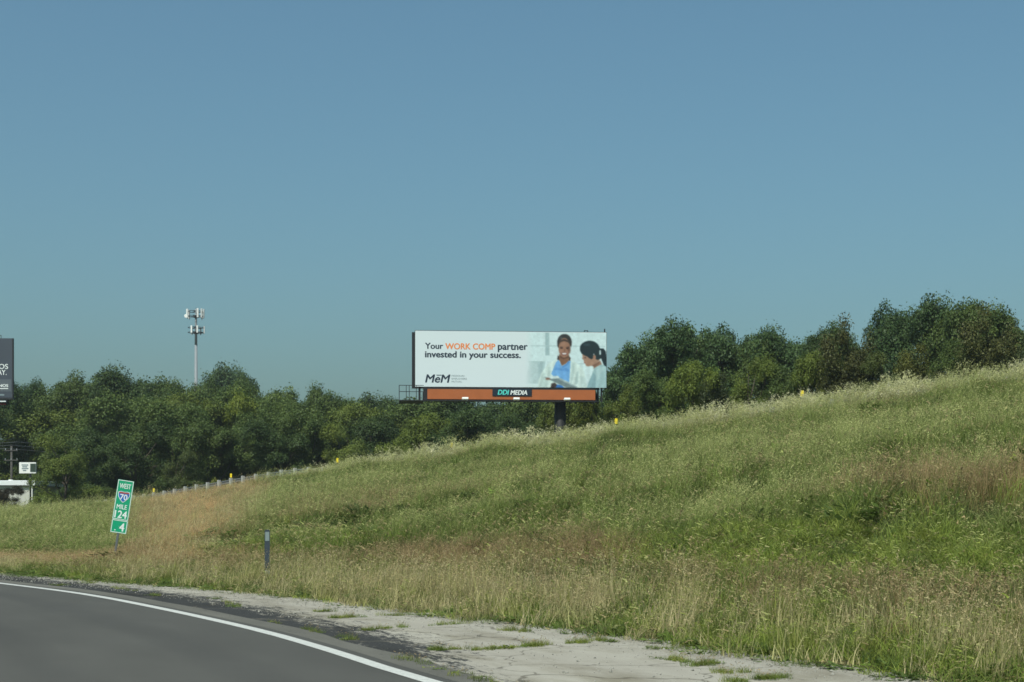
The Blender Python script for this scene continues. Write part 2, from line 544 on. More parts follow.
def smooth01(t):
    t = np.clip(t, 0, 1)
    return t * t * (3 - 2 * t)


def terrain(x, y):
    x = np.atleast_1d(np.asarray(x, float)); y = np.atleast_1d(np.asarray(y, float))
    dL, s = road_coords(x, y)
    w = np.interp(s, ARC - S_NEAR, SHW)
    dE = dL - w
    t, dr = ramp_coords(x, y)
    zr = np.interp(t, RT, RZ)
    dE_p = np.maximum(dE, 0)
    drp = np.maximum(dr, 0)
    u = dE_p / np.maximum(dE_p + drp, 0.5)
    f = 0.10 * np.clip(u / 0.14, 0, 1) ** 1.5 + 0.90 * np.clip((u - 0.12) / 0.88, 0, 1)
    sag = np.maximum(0.46 * (1 - smooth01((t - 60) / 45)), 0.62 * smooth01((-9 - x) / 5))
    f = f - sag * f * (1 - f) * 2
    z = zr * f * smooth01(dE_p / 2.0 + 0.3) + 0.0
    und = (0.22 * lumps(x, y, 9.0) + 0.10 * lumps(x, y, 3.1, 8, 7)) * smooth01((dE - 3) / 8) * smooth01((dr + 0) / 5) * (1 - 0.45 * smooth01((-8 - x) / 6))
    z = z + und * 2.4
    z = z + 0.10 * lumps(x, y, 2.6, 8, 15) * smooth01((dE - 2) / 4) * smooth01(dr / 3)
    gul = np.sin((s * 0.75 + dE * 0.55) * 0.62 + 1.0 + 1.2 * lumps(x, y, 14, 6, 4))            # shallow gullies slanting down the bank
    z = z + 0.30 * gul * smooth01((dE - 5) / 7) * smooth01((dr - 2) / 6) * smooth01((t - 30) / 25) * smooth01((x + 14) / 8)
    z = z + 0.36 * smooth01((t - 16) / 9) * np.exp(-((dr - 4.5) / 3.2) ** 2)
    # beyond the ramp the ground falls away a little, then follows the slope of the land
    back = smooth01((-dr - 10) / 25)
    zb = np.interp(t, [-200, -60, 0, 40, 90, 140, 300], [0.2, 0.3, 1.4, 3.2, 5.8, 7.4, 8.2])
    z = np.where(dr < 0, zr * (1 - back) + zb * back, z)
    z = np.where((dr < -0.8) & (dr > -9.2), z - 0.06, z)
    far = smooth01((np.hypot(x, y - 60) - 260) / 500)
    z = z * (1 - far) + 0.3 * far
    z = np.where(dE <= 0.0, -0.06, np.where(dE < 0.6, np.maximum(z, -0.06) * smooth01(dE / 0.6) - 0.06 * (1 - smooth01(dE / 0.6)), z))
    return z


def ground_z(x, y):
    return float(terrain(x, y)[0])


def at(px, D):
    """point on the ground D metres ahead that the photograph shows in column px"""
    x = (px - 512) / FPX * D
    return x, D, ground_z(x, D)


def height_at(py, D):
    return (HOR - py) / FPX * D + CAM_H


def axis(lo, hi, step, ext, growth=1.35):
    a = list(np.arange(lo, hi + 1e-6, step))
    s = step; v = hi
    while v < ext:
        s *= growth; v += s; a.append(v)
    s = step; v = lo
    while v > -ext:
        s *= growth; v -= s; a.insert(0, v)
    return np.array(a)


xs = axis(-75, 62, 0.6, 6000)
ys = axis(4, 170, 0.6, 6000)
GX, GY = np.meshgrid(xs, ys)
GZ = terrain(GX, GY)
nx, ny = len(xs), len(ys)
idx = np.arange(nx * ny).reshape(ny, nx)
quads = np.stack([idx[:-1, :-1], idx[:-1, 1:], idx[1:, 1:], idx[1:, :-1]], -1).reshape(-1, 4)
ground = mesh_np('ground', np.stack([GX, GY, GZ], -1).reshape(-1, 3), quads, M['ground'], None, True)
tag(ground, kind='structure')


def strip_mesh(name, u0, u1, z, mat, nu=1, jag=0.0, seg=(0, None)):
    """a sheet that follows the edge line from u0 to u1 metres outward (numbers or arrays)"""
    a = np.broadcast_to(np.asarray(u0, float), ARC.shape); b = np.broadcast_to(np.asarray(u1, float), ARC.shape)
    V, UV = [], []
    for k in range(nu + 1):
        u = a + (b - a) * k / nu
        p = LINE + NRM * u[:, None]
        V.append(np.column_stack([p, np.full(len(p), z)])); UV.append(np.column_stack([u, ARC - S_NEAR]))
    n = len(LINE)
    V = np.vstack(V); UV = np.vstack(UV)
    q = []
    for k in range(nu):
        i = np.arange(n - 1)
        q.append(np.stack([k * n + i, (k + 1) * n + i, (k + 1) * n + i + 1, k * n + i + 1], -1))
    q = np.vstack(q)
    o = mesh_np(name, V, q, mat)
    uvl = o.data.uv_layers.new(name='UVMap')
    li = np.empty(len(o.data.loops), np.int32); o.data.loops.foreach_get('vertex_index', li)
    uvl.data.foreach_set('uv', UV[li].astype(np.float32).ravel())
    return tag(o, kind='structure')


strip_mesh('road', -11.5, 0.22, 0.000, M['lane'], 6)
edge_w = 0.42 + 0.10 * lumps(ARC, ARC * 0, 5, 6)
strip_mesh('road_edge_strip', 0.22, edge_w + 0.15, 0.001, M['strip'], 2)
strip_mesh('paved_shoulder', edge_w + 0.15, SHW + 0.35, -0.010, M['shoulder'], 4)
strip_mesh('edge_line_marking', -0.085, 0.085, 0.005, M['line'])
strip_mesh('centre_line_marking', -7.45, -7.30, 0.005, M['line'])

# the ramp's own pavement, on top of the embankment
tt = np.arange(-120, 170, 2.0)
V = []
for k, off in enumerate((-1.6, -8.6)):
    p = RA + RU * tt[:, None] + RN * off
    V.append(np.column_stack([p, np.interp(tt, RT, RZ) + 0.0]))
n = len(tt); i = np.arange(n - 1)
tag(mesh_np('ramp_road', np.vstack(V), np.stack([i, i + 1, n + i + 1, n + i], -1), M['strip']), kind='structure')

# ------------------------------------------------------------------ grass: real blades, scattered over the bank
def tuft(name, nb, h, hv, spread, lean, width, seed_frac, seed_len, stem=False, rs=0, droop=0.35, curl=0.25, nseed=7, ssz=0.012):
    r = np.random.default_rng(rs)
    V, F, SD, VV = [], [], [], []
    def quad(p, q, w0, w1, side, sd, v):
        k = len(V)
        V.extend([p - side * w0, p + side * w0, q + side * w1, q - side * w1]); F.append((k, k + 1, k + 2, k + 3))
        SD.extend([sd] * 4); VV.extend([v] * 4)
    for b in range(nb):
        a = r.uniform(0, 6.283); rad = spread * math.sqrt(r.uniform())
        base = np.array([math.cos(a) * rad, math.sin(a) * rad, -0.04])
        dirn = r.uniform(0, 6.283)
        out = np.array([math.cos(dirn), math.sin(dirn), 0])
        seeded = r.uniform() < seed_frac
        hh = h * (1 + hv * r.uniform(-1, 1)) * (1.25 if seeded else 0.85)
        cu = curl * r.uniform(0.3, 1.5) * (0.55 if seeded else 1.0)
        ln = np.array([lean, lean * 0.3, 0])
        ang = r.uniform(0, 6.283); side = np.array([math.cos(ang), math.sin(ang), 0])
        w = width * r.uniform(0.6, 1.4) * (0.55 if seeded else 1.0)
        v = r.uniform()
        nsg = 3
        pts = []
        for k in range(nsg + 1):
            t = k / nsg
            pts.append(base + np.array([0, 0, hh * (t - 0.25 * cu * t * t)]) + (out * cu + ln) * hh * t ** 2)
        for k in range(nsg):
            t0, t1 = k / nsg, (k + 1) / nsg
            f0 = (1 - t0 * 0.55) if seeded else (1 - t0 ** 2)
            f1 = (1 - t1 * 0.55) if seeded else max(0.06, 1 - t1 ** 2)
            quad(pts[k], pts[k + 1], w * f0, w * f1, side, 0.25 * t0 if not seeded else 0.6 * t0, v)
        if seeded:
            tip = pts[-1]; ax = pts[-1] - pts[-2]; ax /= np.linalg.norm(ax)
            L = seed_len * r.uniform(0.7, 1.3)
            bend = out * droop + ln * 0.6
            for j in range(nseed):
                t = j / max(1, nseed - 1)
                p = tip + (ax * (1 - 0.35 * t) + bend * t * 0.9) * L * (t - 0.25)
                off = r.normal(0, 1, 3) * L * 0.11 * (1 - 0.6 * t)
                dv = ax * 0.6 + bend * t + r.normal(0, 0.5, 3); dv /= np.linalg.norm(dv)
                sz = ssz * r.uniform(0.7, 1.4)
                sd2 = np.cross(dv, r.normal(0, 1, 3)); sd2 /= np.linalg.norm(sd2)
                quad(p + off - dv * sz * 1.6, p + off + dv * sz * 1.6, sz * 0.55, sz * 0.35, sd2, 1.0, r.uniform())
    me = bpy.data.meshes.new(name)
    fast_mesh(me, np.array(V), np.array(F))
    for nm, arr in (('seed', SD), ('v', VV)):
        at_ = me.attributes.new(nm, 'FLOAT', 'POINT'); at_.data.foreach_set('value', np.array(arr, np.float32))
    me.materials.append(M['grass'])
    return bpy.data.objects.new(name, me)


def weed(name, nl, h, spread, size, rs):
    r = np.random.default_rng(rs)
    V, F = [], []
    for _ in range(nl):
        a = r.uniform(0, 6.283); rad = spread * math.sqrt(r.uniform())
        p = np.array([math.cos(a) * rad, math.sin(a) * rad, h * r.uniform(0.1, 1) * (1 - 0.5 * rad / spread)])
        d = np.array([math.cos(a) + r.normal(0, .5), math.sin(a) + r.normal(0, .5), r.uniform(-0.1, 0.8)]); d /= np.linalg.norm(d)
        s = np.cross(d, [0, 0, 1]) + r.normal(0, .25, 3); s /= np.linalg.norm(s)
        L = size * r.uniform(0.6, 1.4)
        k = len(V)
        V.extend([p, p + d * L * .5 + s * L * .3, p + d * L, p + d * L * .5 - s * L * .3]); F.append((k, k + 1, k + 2, k + 3))
    me = bpy.data.meshes.new(name)
    fast_mesh(me, np.array(V), np.array(F))
    at_ = me.attributes.new('seed', 'FLOAT', 'POINT'); at_.data.foreach_set('value', np.zeros(len(V), np.float32))
    at_ = me.attributes.new('v', 'FLOAT', 'POINT'); at_.data.foreach_set('value', np.repeat(r.uniform(0, 1, nl), 4).astype(np.float32))
    me.materials.append(M['grass'])
    return bpy.data.objects.new(name, me)


TUFTS = bpy.data.collections.new('tuft_kinds')        # sources for the scatter, not linked to the scene
_protos = [
    tuft('a00', 50, 0.42, .35, .22, .05, .0050, 0.04, .10, rs=1, curl=.40),                  # 0-1 leafy green
    tuft('a01', 50, 0.48, .35, .24, .05, .0050, 0.05, .10, rs=2, curl=.35),
    tuft('a02', 46, 0.56, .30, .25, .06, .0044, 0.14, .13, rs=3, curl=.28, nseed=6, ssz=.0065),  # 2-3 in seed, pale heads
    tuft('a03', 46, 0.62, .30, .26, .08, .0044, 0.19, .15, rs=4, curl=.26, nseed=6, ssz=.0065),
    tuft('a04', 40, 0.56, .40, .16, .03, .0042, 0.22, .12, rs=5, curl=.14, nseed=5, ssz=.006),  # 4-5 dry, upright
    tuft('a05', 44, 0.64, .40, .18, .02, .0042, 0.25, .12, rs=6, curl=.12, nseed=5, ssz=.006),
    tuft('a06', 44, 0.42, .35, .24, .10, .0040, 0.45, .12, rs=7, curl=.35, droop=.7, nseed=5, ssz=.0048),  # 6-7 drooping brome
    tuft('a07', 44, 0.48, .35, .24, .12, .0040, 0.45, .13, rs=8, curl=.30, droop=.7, nseed=5, ssz=.0048),
    weed('a08', 70, 0.14, .22, .065, 9), weed('a09', 80, 0.20, .24, .075, 10),                # 8-9 low broad weeds
    tuft('a10', 30, 0.66, .20, .20, .16, .0042, 0.60, .20, rs=11, curl=.22, droop=.6, nseed=9, ssz=.011),  # 10-11 tall crest grass
    tuft('a11', 30, 0.74, .20, .22, .18, .0042, 0.60, .22, rs=12, curl=.24, droop=.6, nseed=9, ssz=.011),
]
for o in _protos: TUFTS.objects.link(o)


def scatter(name, P, rot, scl, kind, tint, seedtint, source=None):
    me = bpy.data.meshes.new(name)
    me.vertices.add(len(P)); me.vertices.foreach_set('co', P.astype(np.float32).ravel())
    for nm, arr in (('rot', rot), ('scl', scl)):
        a_ = me.attributes.new(nm, 'FLOAT_VECTOR', 'POINT'); a_.data.foreach_set('vector', arr.astype(np.float32).ravel())
    a_ = me.attributes.new('kd', 'INT', 'POINT'); a_.data.foreach_set('value', kind.astype(np.int32))
    for nm, arr in (('tint', tint), ('seedtint', seedtint)):
        a_ = me.attributes.new(nm, 'FLOAT_COLOR', 'POINT')
        a_.data.foreach_set('color', np.column_stack([arr, np.ones(len(arr))]).astype(np.float32).ravel())
    o = link(bpy.data.objects.new(name, me))
    ng = bpy.data.node_groups.new(name, 'GeometryNodeTree')
    ng.interface.new_socket(name='Geometry', in_out='INPUT', socket_type='NodeSocketGeometry')
    ng.interface.new_socket(name='Geometry', in_out='OUTPUT', socket_type='NodeSocketGeometry')
    N, L = ng.nodes.new, ng.links.new
    gi, go = N('NodeGroupInput'), N('NodeGroupOutput')
    ci = N('GeometryNodeCollectionInfo'); ci.inputs['Collection'].default_value = source or TUFTS
    ci.inputs['Separate Children'].default_value = True; ci.inputs['Reset Children'].default_value = True
    ip = N('GeometryNodeInstanceOnPoints'); ip.inputs['Pick Instance'].default_value = True
    def named(nm, ty):
        x = N('GeometryNodeInputNamedAttribute'); x.data_type = ty; x.inputs['Name'].default_value = nm
        return [s for s in x.outputs if s.enabled and s.name == 'Attribute'][0]
    er = N('FunctionNodeEulerToRotation')
    L(gi.outputs[0], ip.inputs['Points']); L(ci.outputs[0], ip.inputs['Instance'])
    L(named('kd', 'INT'), ip.inputs['Instance Index'])
    L(named('rot', 'FLOAT_VECTOR'), er.inputs[0]); L(er.outputs[0], ip.inputs['Rotation'])
    L(named('scl', 'FLOAT_VECTOR'), ip.inputs['Scale'])
    L(ip.outputs[0], go.inputs[0])
    md = o.modifiers.new('scatter', 'NODES'); md.node_group = ng
    tag(o, kind='stuff')
    return o


# colours the plants have
G_GREEN = np.array([0.115, 0.172, 0.026]); G_DEEP = np.array([0.060, 0.108, 0.026]); G_LIME = np.array([0.225, 0.265, 0.046])
G_SAGE = np.array([0.145, 0.188, 0.042]); STRAW = np.array([0.470, 0.400, 0.225]); BROWN = np.array([0.250, 0.165, 0.078])
S_PALE = np.array([0.415, 0.420, 0.165]); S_CREAM = np.array([0.600, 0.560, 0.370]); S_TAN = np.array([0.360, 0.270, 0.140])
S_RED = np.array([0.270, 0.175, 0.105])
WEED = np.array([0.075, 0.110, 0.034])


def blob(a, b, ca, cb, ra, rb, soft=0.5):
    """soft ellipse in the bank's own coordinates (s along the road, dE up the bank)"""
    d = np.sqrt(((a - ca) / ra) ** 2 + ((b - cb) / rb) ** 2)
    return 1 - smooth01((d - (1 - soft)) / (2 * soft))


def build_meadow():
    r = np.random.default_rng(21)
    # candidate points: even over the ground the photograph can see, denser near the camera
    n = 520000
    D = 9 + 150 * r.uniform(0, 1, n) ** 1.25
    X = D * r.uniform(-0.40, 0.40, n)
    # keep probability so that the density per square metre is about dens(D)
    pdf = (1 / (1.25 * 150)) * ((D - 9) / 150 + 1e-4) ** (1 / 1.25 - 1) / (0.80 * D)
    dens = np.interp(D, [9, 18, 30, 50, 80, 130, 160], [34, 30, 24, 17, 11, 6, 4])
    keep = r.uniform(0, 1, n) < np.clip(dens / (n * pdf), 0, 1)
    X, D = X[keep], D[keep]
    dL, s = road_coords(X, D)
    w = np.interp(s, ARC - S_NEAR, SHW)
    dE = dL - w
    t, dr = ramp_coords(X, D)
    jag = 0.28 * lumps(X, D, 1.7, 8, 3) + 0.10 * lumps(X, D, 0.6, 8, 11)
    ok = (dE > -0.10 + jag) & ((dr > -1.1) | (dr < -10))
    X, D, dE, s, t, dr = (a[ok] for a in (X, D, dE, s, t, dr))
    Z = terrain(X, D)
    n = len(X)
    u = dE / np.maximum(dE + np.maximum(dr, 0), .5)
    mott = lumps(X, D, 4.0, 8, 5); mott2 = lumps(X, D, 1.6, 8, 13); mott3 = lumps(X, D, 11, 8, 2); mott4 = lumps(X, D, 0.9, 8, 10)
    jr = r.normal(0, 1, n)
    e = dE + 0.9 * mott2 + 1.0 * mott3 + 0.2 * jr       # wavering edges of the bands
    # weights of plant communities
    kinds = ['weed', 'green', 'seeded', 'dry', 'brome', 'crest', 'lime']
    W = np.zeros((n, 7))
    streak = lumps(s * 0.5, dE * 2.2, 3.0, 8, 9)                 # runs along the bank
    W[:, 0] = 1.3 * (1 - smooth01((dE + 0.2 * jr - 0.30) / 0.5)) + 0.03
    W[:, 1] = 0.75 + 0.6 * smooth01(mott * 2 + .5)
    W[:, 2] = smooth01((e - 6) / 3) * np.clip(0.65 + 2.0 * streak + 1.6 * mott2 + .5 * mott3, 0.05, 3)
    W[:, 3] = np.interp(s, [-5, 0, 5, 9], [.75, .6, .7, 1.0]) * smooth01((e - 0.1) / 0.5) * (1 - smooth01((e - np.interp(s, [-5, 5, 12], [2.6, 1.6, 2.2])) / 1.0)) * np.clip(0.15 + 2.2 * mott + 2.0 * mott3 + np.interp(s, [-5, 0, 4, 9, 14, 30, 60], [.9, .5, -.05, .5, .9, .6, .5]), 0.04, 3)
    W[:, 4] = smooth01((e - 2.0) / 1.0) * (1 - smooth01((e - 4.7 - 1.0 * mott) / 1.0)) * np.interp(s, [-5, 4, 10, 20, 45], [0.75, 0.85, 0.9, 0.8, .6]) * np.clip(0.75 + 1.3 * mott2 + 1.2 * mott, .1, 2) + 0.02
    W[:, 5] = 2.2 * smooth01((3.0 - dr + 1.0 * mott) / 2.5) * smooth01((t - 22) / 14)
    W[:, 6] = 0.15 + 0.9 * smooth01((e - .2) / .6) * (1 - smooth01((e - 2.6) / 1.2)) * np.interp(s, [-4, 1, 8, 14], [1.0, 2.2, 1.6, .5])
    g = blob(s, dE + .4 * mott2, 9.5, 1.2, 6.0, 1.1); W[:, 3] += 2.2 * g * np.clip(.7 + 1.6 * mott2, .05, 2); W[:, 6] *= 1 - .4 * g
    g = blob(s, dE + .4 * mott2, -1.5, 1.7, 3.2, 1.3); W[:, 3] += 0.8 * g
    # patches: bright green tongue at the right, brown patch above it, brown slope at the left, deep green hollow in the middle
    g = blob(s, dE + 0.6 * mott, 5.0, 6.6, 6.5, 1.7); W[:, 6] += 3.2 * g; W[:, 4] *= 1 - .85 * g
    g = blob(s, dE + 0.9 * mott2 - 0.14 * (s - 8), 6.5, 11.3, 6.0, 1.5); W[:, 4] += 2.6 * g; W[:, 2] *= 1 - .7 * g; W[:, 1] *= 1 - .5 * g
    bl = smooth01((-8.4 + 1.6 * mott + 1.2 * mott2 - X - 0.14 * (D - 45)) / 2.4) * smooth01((dE - 1.6 + mott) / 2.0) * smooth01((X + .262 * D + 1.6 * mott) / 3.0) * np.clip(0.95 + 1.6 * mott + 1.8 * mott2, 0.12, 1.0)      # bleached slope
    W[:, 4] += 7.0 * bl; W[:, 3] += 2.0 * bl; W[:, 1] *= 1 - .80 * bl; W[:, 2] *= 1 - .85 * bl; W[:, 5] *= 1 - .85 * bl
    g = blob(s, dE + 1.6 * mott2 + 1.2 * mott, 33, 4.4, 8, 2.2, .9); W[:, 4] += 1.6 * g; W[:, 2] *= 1 - .7 * g; W[:, 1] *= 1 - .45 * g; bl = np.maximum(bl, .5 * g)
    g = blob(s, dE + mott, 32, 13, 5, 5); W[:, 4] += .9 * g
    g = blob(s, dE + 0.8 * mott2, 14.5, 5.6, 3.5, 1.2); W[:, 4] += 2.0 * g; W[:, 1] *= 1 - .6 * g
    g = blob(s, dE + mott, 26, 12, 5, 4.5); W[:, 1] += 1.6 * g; W[:, 0] += 0.55 * g; hollow = g; W[:, 2] *= 1 - .5 * g; W[:, 4] *= 1 - .8 * g
    g = blob(s, dE + mott2, 24.5, 6.8, 4, 1.6); W[:, 6] += 1.2 * g; W[:, 4] *= 1 - .8 * g
    g = blob(s, dE + mott, 36, 21, 6, 3); W[:, 4] += 1.3 * g
    W = np.clip(W, 0, None)
    W /= W.sum(1)[:, None]
    c = np.cumsum(W, 1)
    k = (r.uniform(0, 1, n)[:, None] > c).sum(1).clip(0, 6)
    two = r.integers(0, 2, n)
    protos = np.array([8, 0, 2, 4, 6, 10, 0])[k] + two
    tint = np.empty((n, 3)); st = np.empty((n, 3))
    def put(m, a, b, sa, sb, f):
        f = np.clip(f[m], 0, 1)[:, None]
        tint[m] = a * (1 - f) + b * f
        f2 = r.uniform(0, 1, (m.sum(), 1))
        st[m] = sa * (1 - f2) + sb * f2
    rn = r.uniform(0, 1, n)
    put(k == 0, WEED, G_GREEN, G_GREEN, STRAW, rn)
    put(k == 1, G_DEEP, G_GREEN, S_PALE * .7, S_TAN, 0.5 + 0.6 * mott + .3 * jr * .5)
    put(k == 2, G_GREEN, G_SAGE, S_PALE, S_PALE * .8, 0.5 + 0.5 * mott3 + .25 * jr)
    put(k == 3, STRAW, G_LIME, S_TAN * 1.3, STRAW * 1.15, 0.22 + .32 * jr)
    put(k == 4, BROWN, G_SAGE * 1.1, S_RED * 1.15, S_TAN * 1.1, 0.22 + .28 * jr + .4 * mott)
    put(k == 5, G_SAGE, STRAW, S_CREAM, S_PALE, 0.4 + .3 * jr)
    put(k == 6, G_LIME, G_GREEN, S_PALE, G_LIME, 0.35 + .3 * jr)
    # the far-left slope behind the sign is bleached to tan orange
    g = bl[:, None] * (k == 4)[:, None] * np.clip(.7 + 1.6 * mott2 + .8 * mott, .1, .95)[:, None]
    tint = tint * (1 - g) + np.array([0.47, 0.275, 0.120]) * g
    st = st * (1 - g) + np.array([0.62, 0.40, 0.19]) * g
    tint *= (1 + 0.16 * r.normal(0, 1, n) + 0.45 * mott2 * (dE > 4))[:, None].clip(.5, 1.6)  # random tone, plus lit and shaded tussocks painted into the clump colour
    st *= (1 + 0.5 * mott2 * (dE > 4))[:, None].clip(.6, 1.5)
    hs = np.interp(dE, [-.2, .3, 1.2, 3, 8, 20], [0.26, 0.38, 0.58, 0.70, 0.86, 1.05]) * (1 + 0.14 * jr).clip(.65, 1.35) * (1 + .55 * mott2 + .30 * mott4).clip(.45, 1.7) * np.interp(D, [30, 70], [1.0, 0.85]) * (1 + .22 * smooth01((5 - dr) / 4) * smooth01((t - 24) / 12))
    hs *= 1 - 0.30 * smooth01((26 - t) / 22)                       # short on the bleached slope at the left
    hs *= 1 - 0.55 * smooth01((24 - t) / 8) * (1 - smooth01((dr - 3) / 5))
    hs *= np.interp(s, [8, 18, 40], [1.0, 0.75, 0.62]) * (1 - smooth01((e - 9) / 8)) + smooth01((e - 9) / 8)
    hs *= 1 - 0.25 * bl
    hs *= 1 - 0.48 * blob(s, dE, 5.0, 6.6, 6.5, 2.2)
    ws = np.interp(D, [9, 40, 90, 160], [1.0, 1.25, 1.9, 2.6])
    hs = np.minimum(hs, 1.38)
    scl = np.column_stack([ws, ws, hs]) * (1 + 0.12 * r.normal(0, 1, (n, 1))).clip(.6, 1.5)
    scl *= np.where((k == 0) & (dE > 4), 1.9, 1.0)[:, None]
    rz = r.normal(0.0, 0.9, n)
    rot = np.column_stack([r.normal(0, .10, n), r.normal(0.06, .12, n), rz])
    scatter('meadow_grass', np.column_stack([X, D, Z]), rot, scl, protos, tint, st)
    print('grass tufts', n)


build_meadow()


def build_shoulder_weeds():
    """weeds rooted in the joints of the old shoulder"""
    r = np.random.default_rng(5)
    P, K, S, T, ST = [], [], [], [], []
    # joints: (u across the shoulder, v along) pairs, metres
    runs = [((1.09, 2.97), (1.47, 3.05), 16), ((1.48, 2.78), (3.23, 3.26), 60), ((1.31, 5.98), (2.11, 6.33), 20), ((1.95, 9.67), (2.20, 9.67), 10),
            ((1.62, 8.27), (2.20, 8.30), 18), ((2.58, 8.46), (2.95, 8.27), 10), ((2.45, 6.35), (3.01, 6.49), 10), ((2.99, 5.16), (3.25, 4.80), 14),
            ((3.40, 3.34), (3.53, 3.05), 12), ((0.45, 2.23), (0.54, -4.0), 60), ((3.48, 2.14), (3.71, 2.04), 10), ((3.12, 1.14), (3.18, 0.64), 14),
            ((3.01, 0.27), (3.43, 0.53), 24), ((2.89, -0.31), (3.05, -0.49), 10), ((2.91, -1.10), (3.25, -0.97), 24), ((2.57, -1.12), (2.75, -1.20), 8),
            ((0.67, 20.1), (0.93, 19.9), 10), ((1.59, 20.5), (1.61, 20.5), 5), ((1.2, 11), (1.7, 14), 16), ((1.0, 15), (1.5, 19), 16), ((0.6, 4.5), (0.7, 8), 14)]
    for (a, b, m) in runs:
        for _ in range(m):
            f = r.uniform()
            u = a[0] + (b[0] - a[0]) * f + r.normal(0, .06); v = a[1] + (b[1] - a[1]) * f + r.normal(0, .05)
            i = int(np.clip(np.searchsorted(ARC - S_NEAR, v), 1, len(LINE) - 1))
            p = LINE[i] + _d[i] * (v - (ARC[i] - S_NEAR)) + NRM[i] * u
            P.append((p[0], p[1], -0.012)); K.append(r.choice([0, 0, 8, 0, 9, 1]))
            q = r.uniform(0.14, 0.36); S.append((q * 1.2, q * 1.2, q * .62))
            T.append((G_GREEN if r.uniform() < .6 else G_LIME) * r.uniform(.7, 1.15)); ST.append(S_TAN)
    n = len(P)
    rot = np.column_stack([r.normal(0, .1, n), r.normal(0, .1, n), r.uniform(0, 6.28, n)])
    scatter('shoulder_weeds', np.array(P), rot, np.array(S), np.array(K), np.array(T), np.array(ST))


build_shoulder_weeds()


def build_gravel():
    """loose chippings along the broken edge of the shoulder"""
    r = np.random.default_rng(8)
    coll = bpy.data.collections.new('stone_kinds')
    sm = paint('stone', (0.26, 0.25, 0.22), 0.9, 0.2, 0, 0.3, 40)
    for k in range(3):
        bm = bmesh.new(); bmesh.ops.create_icosphere(bm, subdivisions=1, radius=1)
        for v in bm.verts: v.co *= r.uniform(.6, 1.2)
        me = bpy.data.meshes.new('stone'); bm.to_mesh(me); bm.free(); me.materials.append(sm)
        coll.objects.link(bpy.data.objects.new('g%d' % k, me))
    n = 5200
    v = r.uniform(-6, 28, n) ; i = np.clip(np.searchsorted(ARC - S_NEAR, v), 1, len(LINE) - 1)
    edge = r.uniform(0, 1, n) < .62
    u = np.where(edge, SHW[i] - np.abs(r.normal(0, .35, n)) + .05, r.uniform(.35, 1, n) * SHW[i])
    P = LINE[i] + _d[i] * (v - (ARC[i] - S_NEAR))[:, None] + NRM[i] * u[:, None]
    q = np.clip(r.lognormal(-4.75, .45, n), .004, .03)
    scatter('gravel', np.column_stack([P, np.full(n, -.008)]), r.uniform(0, 6.28, (n, 3)), np.column_stack([q * 1.3, q, q * .7]), r.integers(0, 3, n), np.ones((n, 3)), np.ones((n, 3)), coll)


build_gravel()

